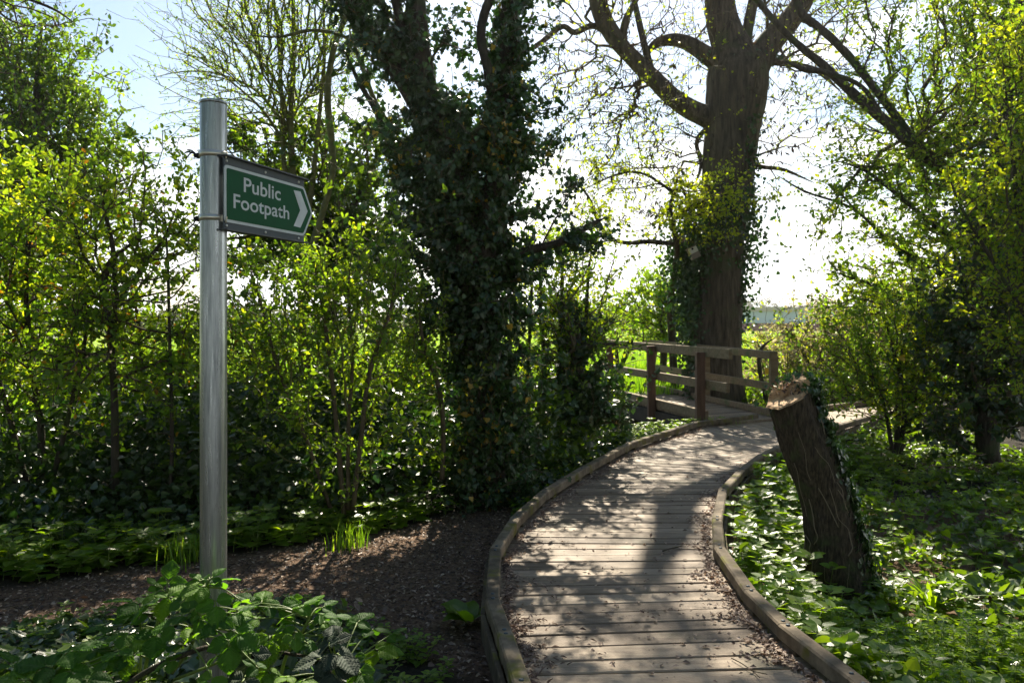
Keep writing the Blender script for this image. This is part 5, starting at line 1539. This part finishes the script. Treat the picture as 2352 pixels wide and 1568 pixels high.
def build_brambles():
    rng = np.random.RandomState(100)

    def gp(u, v, Y): return P(u, v, Y)
    # the lit plant whose shoot stands in front of the pole
    b = gp(470, 1640, 2.15)
    A_ = thing('bramble_plant', 'sunlit bramble shoot with crinkled leaves wrapped around the foot of the pole', 'bramble', b)
    cane(A_, [gp(395, 1545, 2.16), gp(440, 1480, 2.14), gp(462, 1400, 2.12), gp(478, 1330, 2.12)], .0052, .0036, rng=rng)
    cane(A_, [gp(400, 1560, 2.16), gp(500, 1520, 2.14), gp(560, 1480, 2.12)], .004, .003, rng=rng)
    tips = [(470, 1345, 2.10, R(200), .05, .068), (482, 1330, 2.12, R(60), .5, .050), (500, 1335, 2.14, R(10), .3, .060), (460, 1335, 2.12, R(150), .45, .045), (495, 1380, 2.08, R(300), -.9, .070),
            (540, 1410, 2.10, R(20), .1, .06), (505, 1420, 2.06, R(240), -.5, .062), (540, 1450, 2.05, R(330), -.35, .078), (470, 1450, 2.06, R(190), -.1, .055), (400, 1435, 2.10, R(170), .0, .070),
            (400, 1480, 2.08, R(205), -.2, .055), (525, 1470, 2.02, R(290), -1.0, .075), (545, 1400, 2.14, R(80), .2, .06), (400, 1515, 2.06, R(200), -.2, .06)]
    for (u, v, Y, az, el, sz) in tips:
        c = gp(u, v, Y); t = np.clip((1560 - v) / 230, 0, 1); st = gp(400 + 78 * t, 1550 - 215 * t + 8, 2.14)
        compound(A_, c, az, el, sz, rng, 'bramble', 3, rng.normal() * .2, st)
    # second plant, right, catching the light
    b = gp(640, 1600, 2.3)
    B_ = thing('bramble_plant', 'pale sunlit bramble with a thorny green stem just right of the pole', 'bramble', b)
    cane(B_, [gp(640, 1570, 2.3), gp(660, 1500, 2.28), gp(700, 1440, 2.26), gp(715, 1400, 2.26)], .0055, .0035, rng=rng)
    for (u, v, Y, az, el, sz) in [(600, 1385, 2.3, R(100), .25, .07), (640, 1400, 2.28, R(60), .3, .075), (690, 1395, 2.26, R(30), .35, .06), (715, 1385, 2.28, R(80), .4, .055), (735, 1410, 2.28, R(350), .1, .055),
                                  (655, 1440, 2.24, R(230), -.4, .06), (760, 1420, 2.32, R(20), .1, .06), (675, 1460, 2.2, R(300), -.6, .05), (590, 1420, 2.25, R(180), .1, .065), (620, 1460, 2.2, R(270), -.7, .08), (705, 1475, 2.22, R(330), -.3, .045),
                                  (770, 1445, 2.3, R(340), -.2, .05), (580, 1385, 2.32, R(150), .3, .06), (740, 1395, 2.34, R(60), .3, .05)]:
        c = gp(u, v, Y); t = np.clip((1570 - v) / 170, 0, 1)
        compound(B_, c, az, el, sz, rng, 'bramble', 3, rng.normal() * .2, gp(640 + 70 * t, 1570 - 150 * t, 2.27))
    # right dark purple-grey leaves
    b = gp(790, 1640, 2.15)
    C_ = thing('bramble_plant', 'bramble with dull dark purplish leaves below the sunlit ones', 'bramble', b)
    cane(C_, [gp(560, 1480, 2.3), gp(660, 1500, 2.25), gp(740, 1520, 2.2), gp(790, 1600, 2.15)], .005, .004, 'bark', rng=rng)
    for (u, v, Y, az, el, sz, m) in [(765, 1475, 2.1, R(100), .5, .075, 'bramble_old'), (775, 1500, 2.06, R(320), -.3, .085, 'bramble_old'), (740, 1510, 2.06, R(200), -.1, .08, 'bramble_old'), (765, 1530, 2.03, R(280), -.8, .085, 'bramble_old'),
                                     (575, 1500, 2.1, R(285), -.9, .07, 'bramble_old'), (560, 1560, 2.0, R(250), -.3, .08, 'bramble_old'), (820, 1430, 2.3, R(60), .3, .065, 'bramble'), (850, 1445, 2.3, R(350), .0, .06, 'bramble'),
                                     (825, 1540, 2.1, R(300), -.5, .06, 'bramble'), (860, 1490, 2.3, R(330), .0, .07, 'bramble'), (700, 1560, 2.1, R(240), .1, .07, 'bramble')]:
        c = gp(u, v, Y); compound(C_, c, az, el, sz, rng, m, 3, rng.normal() * .2, gp(775 if u > 650 else 570, 1560, 2.14))
    # shaded plant left
    b = gp(330, 1640, 2.3)
    D_ = thing('bramble_plant', 'shaded bramble with large drooping green leaves left of the pole', 'bramble', b)
    cane(D_, [gp(330, 1560, 2.3), gp(345, 1480, 2.28), gp(372, 1400, 2.28), gp(385, 1350, 2.28)], .006, .004, rng=rng)
    cane(D_, [gp(320, 1560, 2.3), gp(325, 1470, 2.3), gp(318, 1400, 2.3)], .004, .003, rng=rng)
    for (u, v, Y, az, el, sz) in [(318, 1385, 2.3, R(170), .15, .095), (385, 1370, 2.26, R(340), .0, .095), (385, 1340, 2.3, R(90), 1.0, .07), (300, 1455, 2.24, R(190), .1, .095), (250, 1440, 2.3, R(200), .1, .06), (420, 1350, 2.32, R(20), .3, .07),
                                  (300, 1480, 2.2, R(270), -.7, .09), (440, 1440, 2.3, R(10), .05, .08), (360, 1450, 2.2, R(300), -.5, .08), (225, 1490, 2.26, R(200), -.1, .075), (255, 1510, 2.2, R(230), -.3, .07)]:
        c = gp(u, v, Y); t = np.clip((1560 - v) / 200, 0, 1); compound(D_, c, az, el, sz, rng, 'bramble', 3, rng.normal() * .15, gp(332 + 50 * t, 1560 - 195 * t, 2.29))
    # corner plant
    b = gp(60, 1640, 2.0)
    E_ = thing('bramble_plant', 'bramble leaves cut off by the bottom left corner', 'bramble', b)
    cane(E_, [gp(40, 1640, 2.0), gp(90, 1590, 2.0), gp(130, 1540, 2.0), gp(170, 1500, 2.02)], .006, .004, rng=rng)
    for (u, v, Y, az, el, sz) in [(150, 1500, 2.02, R(30), .2, .09), (120, 1530, 2.0, R(190), .1, .09), (160, 1540, 1.98, R(330), -.2, .08), (60, 1560, 1.95, R(200), .0, .1), (30, 1530, 2.05, R(140), .3, .09), (200, 1560, 1.96, R(300), -.3, .08)]:
        compound(E_, gp(u, v, Y), az, el, sz, rng, 'bramble', 3, rng.normal() * .15, gp(90, 1590, 2.0))
    # old dark cane trailing across
    s = Soup(); pts = [gp(260, 1600, 2.05), gp(330, 1545, 2.08), gp(430, 1500, 2.12), gp(520, 1475, 2.2), gp(600, 1470, 2.3)]
    V, fs = loft_fv([p - pts[2] for p in pts], [.008, .0075, .007, .006, .005], 10, 0, .08, 3); s.add(V, fs)
    o = s.build('bramble_cane', 'bark'); o.location = tuple(pts[2])
    tag(o, 'thick dark old bramble stem arching low across the plants left of the pole', 'bramble cane')


build_brambles()


# dock plant by the left kerb
def build_dock():
    rng = np.random.RandomState(110); c = G(1085, 1440, -.1)
    root = thing('dock_plant', 'broad-leaved dock plant against the outside of the left kerb', 'plant', c)
    for k in range(9):
        a = rng.uniform(1.5, 5.2) if k < 6 else rng.uniform(0, 6.28); L = rng.uniform(.15, .25); el = rng.uniform(.2, 1.0)
        ts = np.linspace(0, 1, 10); w = .33 * L * np.sin(np.pi * ts ** .8) ** .6
        r_ = L * ts * math.cos(el) + .03; z_ = .03 + L * ts * math.sin(el) - .35 * L * ts ** 2
        ct = np.stack([math.cos(a) * r_, math.sin(a) * r_, z_], -1); side = np.array([-math.sin(a), math.cos(a), 0])
        V = np.concatenate([ct + side * (w * f)[:, None] + np.array([0, 0, 1]) * (abs(f) * w * .35 + .004 * np.sin(ts * 16 + f * 3) * abs(f))[:, None] for f in (-1, -.5, 0, .5, 1)]) + c
        q = [[j * 10 + i, j * 10 + i + 1, (j + 1) * 10 + i + 1, (j + 1) * 10 + i] for j in range(4) for i in range(9)]
        s = Soup(); s.add(V, [np.array(q)], np.full(50, rng.uniform(.1, .6))); s.build('leaf', 'nettle', root, tuple(root.location))


build_dock()


# ------------------------------------------------------------------ litter
def chips(name, label, x, y, z, sizes, seed, mats='dead'):
    rng = np.random.RandomState(seed); n = len(x); s = Soup()
    pos = np.stack([x, y, z + rng.uniform(.001, .010, n)], -1); d = rdir(rng, n); d[:, 2] *= .25
    h = n // 2
    for T, a, b in ((T_LANCE, 0, h), (T_DIAMOND, h, n)):
        put(s, T, pos[a:b], d[a:b], rdir(rng, b - a) * .5 + [0, 0, 1.], rng.uniform(*sizes, b - a), rng.uniform(0, 1, b - a) ** 1.5)
    return tag(s.build(name, mats), label, None, None, 'stuff')


rg = np.random.RandomState(120)
n = 60000
x = rg.uniform(-5.5, .6, n); y = rg.uniform(2.4, 7.6, n); d_, s_ = walk_side(x, y)
k = (rg.uniform(size=n) < bark_mask(x, y) * .9 + .05) & (d_ > .07) & (s_ < 0); x, y = x[k], y[k]
chips('bark_chippings', 'brown bark chips and dead leaves on the trodden path', x, y, ground_z(x, y), (.012, .04), 121)
pts = []
for K, sd in ((LK, 1), (RK, -1)):
    for i in range(0, 9):
        a, b = K[i], K[i + 1]; d = b - a; L = np.linalg.norm(d); nr = np.array([d[1], -d[0]]) / L * sd
        dens = {1: 1.0, 2: 1.2, 3: 1.0, 4: .5}.get(i, .5) * (1.2 if sd < 0 else 1)
        m = int(L * 620 * dens); f = rg.uniform(size=m)
        off = .06 + np.abs(rg.normal(size=m)) * .055 * (1 + .8 * np.sin(f * 9 + i)) + (rg.uniform(size=m) < .05) * rg.uniform(0, .4, m)
        pts.append(a + d * f[:, None] + nr * off[:, None])
m = 500; t = rg.randint(10, 110, m); pts.append(MID[t] + rg.normal(size=(m, 2)) * .35)
pts = np.concatenate(pts)
d_, s_ = walk_side(pts[:, 0], pts[:, 1]); pts = pts[d_ < -.03]
chips('leaf_litter', 'dry curled leaves and catkins gathered along the boardwalk kerbs', pts[:, 0], pts[:, 1], np.full(len(pts), .004), (.012, .040), 122, 'litter')


def twig(name, label, pts_, r, z=.01):
    s = Soup(); P_ = [G(u, v, 0) for u, v in pts_]; c = P_[0].copy()
    V, fs = loft_fv([p - c + [0, 0, z + .004 * math.sin(i * 2.1)] for i, p in enumerate(P_)], np.linspace(r, r * .5, len(P_)), 6, n=4); s.add(V, fs)
    q = P_[len(P_) // 2] - c + [0, 0, z]; e = q + (P_[-1] - P_[0]) * .35 + np.array([.03, .04, .0])
    V, fs = loft_fv([q, (q + e) / 2 + [.004, -.006, 0], e], [r * .6, r * .5, r * .3], 5, n=3); s.add(V, fs)
    o = s.build(name, 'twig'); o.location = tuple(c); tag(o, label, 'twig')


twig('twig', 'small forked twig lying across the middle of the boardwalk', [(1522, 1268), (1545, 1262), (1566, 1256)], .005)
twig('twig', 'thin crooked twig on the nearest boardwalk planks', [(1680, 1515), (1705, 1530), (1730, 1545), (1745, 1560)], .003)

# ------------------------------------------------------------------ far building, hedge and trees
def build_building():
    Yb = 120.; c = P(1870, 760, Yb); c[2] = -.05
    root = thing('shed', 'long low pale blue shed with a red-brown base across the field', 'building', c)
    loc = tuple(c); x0, x1 = P(1600, 0, Yb)[0], P(2060, 0, Yb)[0]

    def part(nm, cc, ss, mat):
        s = Soup(); V, fs = box_fv(cc, ss); s.add(V, fs, None, 0, False); return s.build(nm, mat, root, loc)
    zr = P(0, 715, Yb)[2]; zmid = P(0, 742, Yb)[2]
    part('brick_base', ((x0 + x1) / 2, Yb + 6, (zmid - .2) / 2), (x1 - x0, 12, zmid + .2), 'brick')
    n = 7; w = (x1 - x0) / n
    for i in range(n):
        part('wall_panel', (x0 + w * (i + .5), Yb + 6.1, (zmid + zr) / 2), (w - .12, 12.1, zr - zmid), 'panel')
    s = Soup(); V = []
    for xx_, dz in ((x0 - .4, 0), (x0 + (x1 - x0) * .38, .55), (x1 + .4, 0)):
        for yy_ in (Yb - .4, Yb + 12.6):
            V += [[xx_, yy_, zr], [xx_, yy_, zr + .18 + dz * 1.0]]
    q = [[0, 4, 5, 1], [4, 8, 9, 5], [1, 5, 7, 3], [5, 9, 11, 7], [2, 3, 7, 6], [6, 7, 11, 10], [0, 1, 3, 2], [8, 10, 11, 9]]
    s.add(np.array(V), [np.array(q)], None, 0, False); s.build('roof', 'roof', root, loc)


build_building()


def far_tree(u, w, vt, Y, seed, label, leafmat='pale', size=.4):
    b = P(u, 760, Y); b[2] = -.05; hh = 748 - vt
    plant('distant_tree', label, 'tree', b, [px_path([(u, 760, w * .10), (u, (748 + vt) / 2, w * .07), (u + 2, vt + hh * .25, w * .03)], Y)],
          [(u, vt + hh * .45, w, hh * .45, Y, w * Y / F)], [(T_OVAL, leafmat, size, 5, size * .7, .2, .1, 1)], 130, seed, group='bare hazy trees beyond the shed', rt=.02, step=size * 2, clump=.3)


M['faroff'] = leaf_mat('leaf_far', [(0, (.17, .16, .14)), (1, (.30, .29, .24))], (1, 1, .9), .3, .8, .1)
far_tree(1716, 16, 690, 170, 131, 'tall narrow bare tree just right of the thick trunk on the horizon', 'faroff')
far_tree(1754, 24, 690, 190, 132, 'rounded bare tree above the left end of the pale blue shed', 'faroff')
far_tree(1795, 20, 705, 200, 133, 'low greyish tree above the shed roof, second from the left', 'faroff')
far_tree(1850, 26, 700, 180, 134, 'greyish tree above the middle of the shed roof', 'faroff')
far_tree(1905, 26, 706, 185, 135, 'low tree above the right part of the shed roof', 'faroff')
far_tree(1690, 20, 712, 160, 136, 'low bare tree partly hidden by the thick trunk, on the horizon', 'faroff')


def far_hedge():
    rng = np.random.RandomState(140); s = Soup(); n = 14000; Y = 95
    u = rng.uniform(-200, 1700, n); top = 712 + 14 * vnoise(np.stack([u * .02, u * 0], -1), 3) + 10 * vnoise(np.stack([u * .09, u * 0], -1), 4)
    v = 765 - (765 - top) * rng.uniform(0, 1, n) ** .8; yy_ = Y + rng.uniform(-1.5, 1.5, n)
    pos = np.stack([(u - CX) / F * yy_, yy_, EYE + (HZ - v) / F * yy_], -1)
    put(s, T_OVAL, pos, rdir(rng, n), rdir(rng, n, .4), rng.uniform(.3, .6, n), rng.uniform(0, 1, n), rng=rng)
    tag(s.build('far_hedge', 'hedge'), 'long hazy hedge along the far side of the field', None, None, 'stuff')


M['hedge'] = leaf_mat('leaf_hedge', [(0, (.09, .11, .05)), (1, (.17, .19, .09))], (1.3, 1.3, .7), .35, .7, .1)
far_hedge()


# ------------------------------------------------------------------ more trees closing the path behind the viewer and further left
def woodland():
    rng = np.random.RandomState(150); s = Soup(); n = 26000
    a = rng.uniform(R(95), R(445), n); a = a[(a > R(100)) ]; n = len(a)
    # ring from the right flank round the back to the left flank (0 = ahead)
    ang = rng.uniform(R(62), R(298), n); rad = rng.uniform(6.5, 11, n); z = rng.uniform(0, 1, n) ** .8 * 8
    rad = rad - .25 * z + 1.2 * vnoise(np.stack([ang * 3, z], -1), 3)
    pos = np.stack([np.sin(ang) * rad, np.cos(ang) * rad, z], -1)
    keep = vnoise(pos * .8, 5) > -.7; pos = pos[keep]; n = len(pos)
    put(s, T_OVAL, pos, rdir(rng, n), rdir(rng, n, .3), rng.uniform(.14, .30, n), rng.uniform(0, 1, n))
    tag(s.build('woodland', 'dark'), 'dense green woodland closing in the path out of view behind', None, None, 'stuff')


woodland()


Yt = 5.0
plant('overhanging_branch', 'bare budding branch hanging into the sky at the top left corner', 'branch', P(-150, -160, Yt),
      [px_path([(-300, -260, 9), (-120, -100, 6), (20, -20, 4), (120, 20, 3), (180, 60, 1.5)], Yt), px_path([(-100, -90, 4), (0, 30, 2.5), (60, 60, 1.5)], Yt)],
      [(40, 20, 70, 40, Yt, .3), (130, 30, 60, 40, Yt, .3), (-60, -40, 100, 60, Yt, .3)], [(T_DIAMOND, 'seed', .02, 2, .01, .2, .5, 1)], 60, 160, rt=.0022, step=.1, wander=.2, clump=.2, leaf_name='buds', trunk_name='limb')

# ------------------------------------------------------------------ air
def haze():
    V, fs = box_fv((0, 290, 17.5), (900, 640, 40))
    s = Soup(); s.add(V, fs, None, 0, False)
    m = bpy.data.materials.new('haze_air'); m.use_nodes = True; nt = m.node_tree; nt.nodes.clear()
    o = nt.nodes.new('ShaderNodeOutputMaterial'); v = nt.nodes.new('ShaderNodeVolumePrincipled')
    v.inputs['Color'].default_value = (.95, .97, 1, 1); v.inputs['Density'].default_value = .00028; v.inputs['Anisotropy'].default_value = .6
    nt.links.new(v.outputs[0], o.inputs['Volume'])
    tag(s.build('haze', m), 'thin bright haze in the air', None, None, 'stuff')


haze()
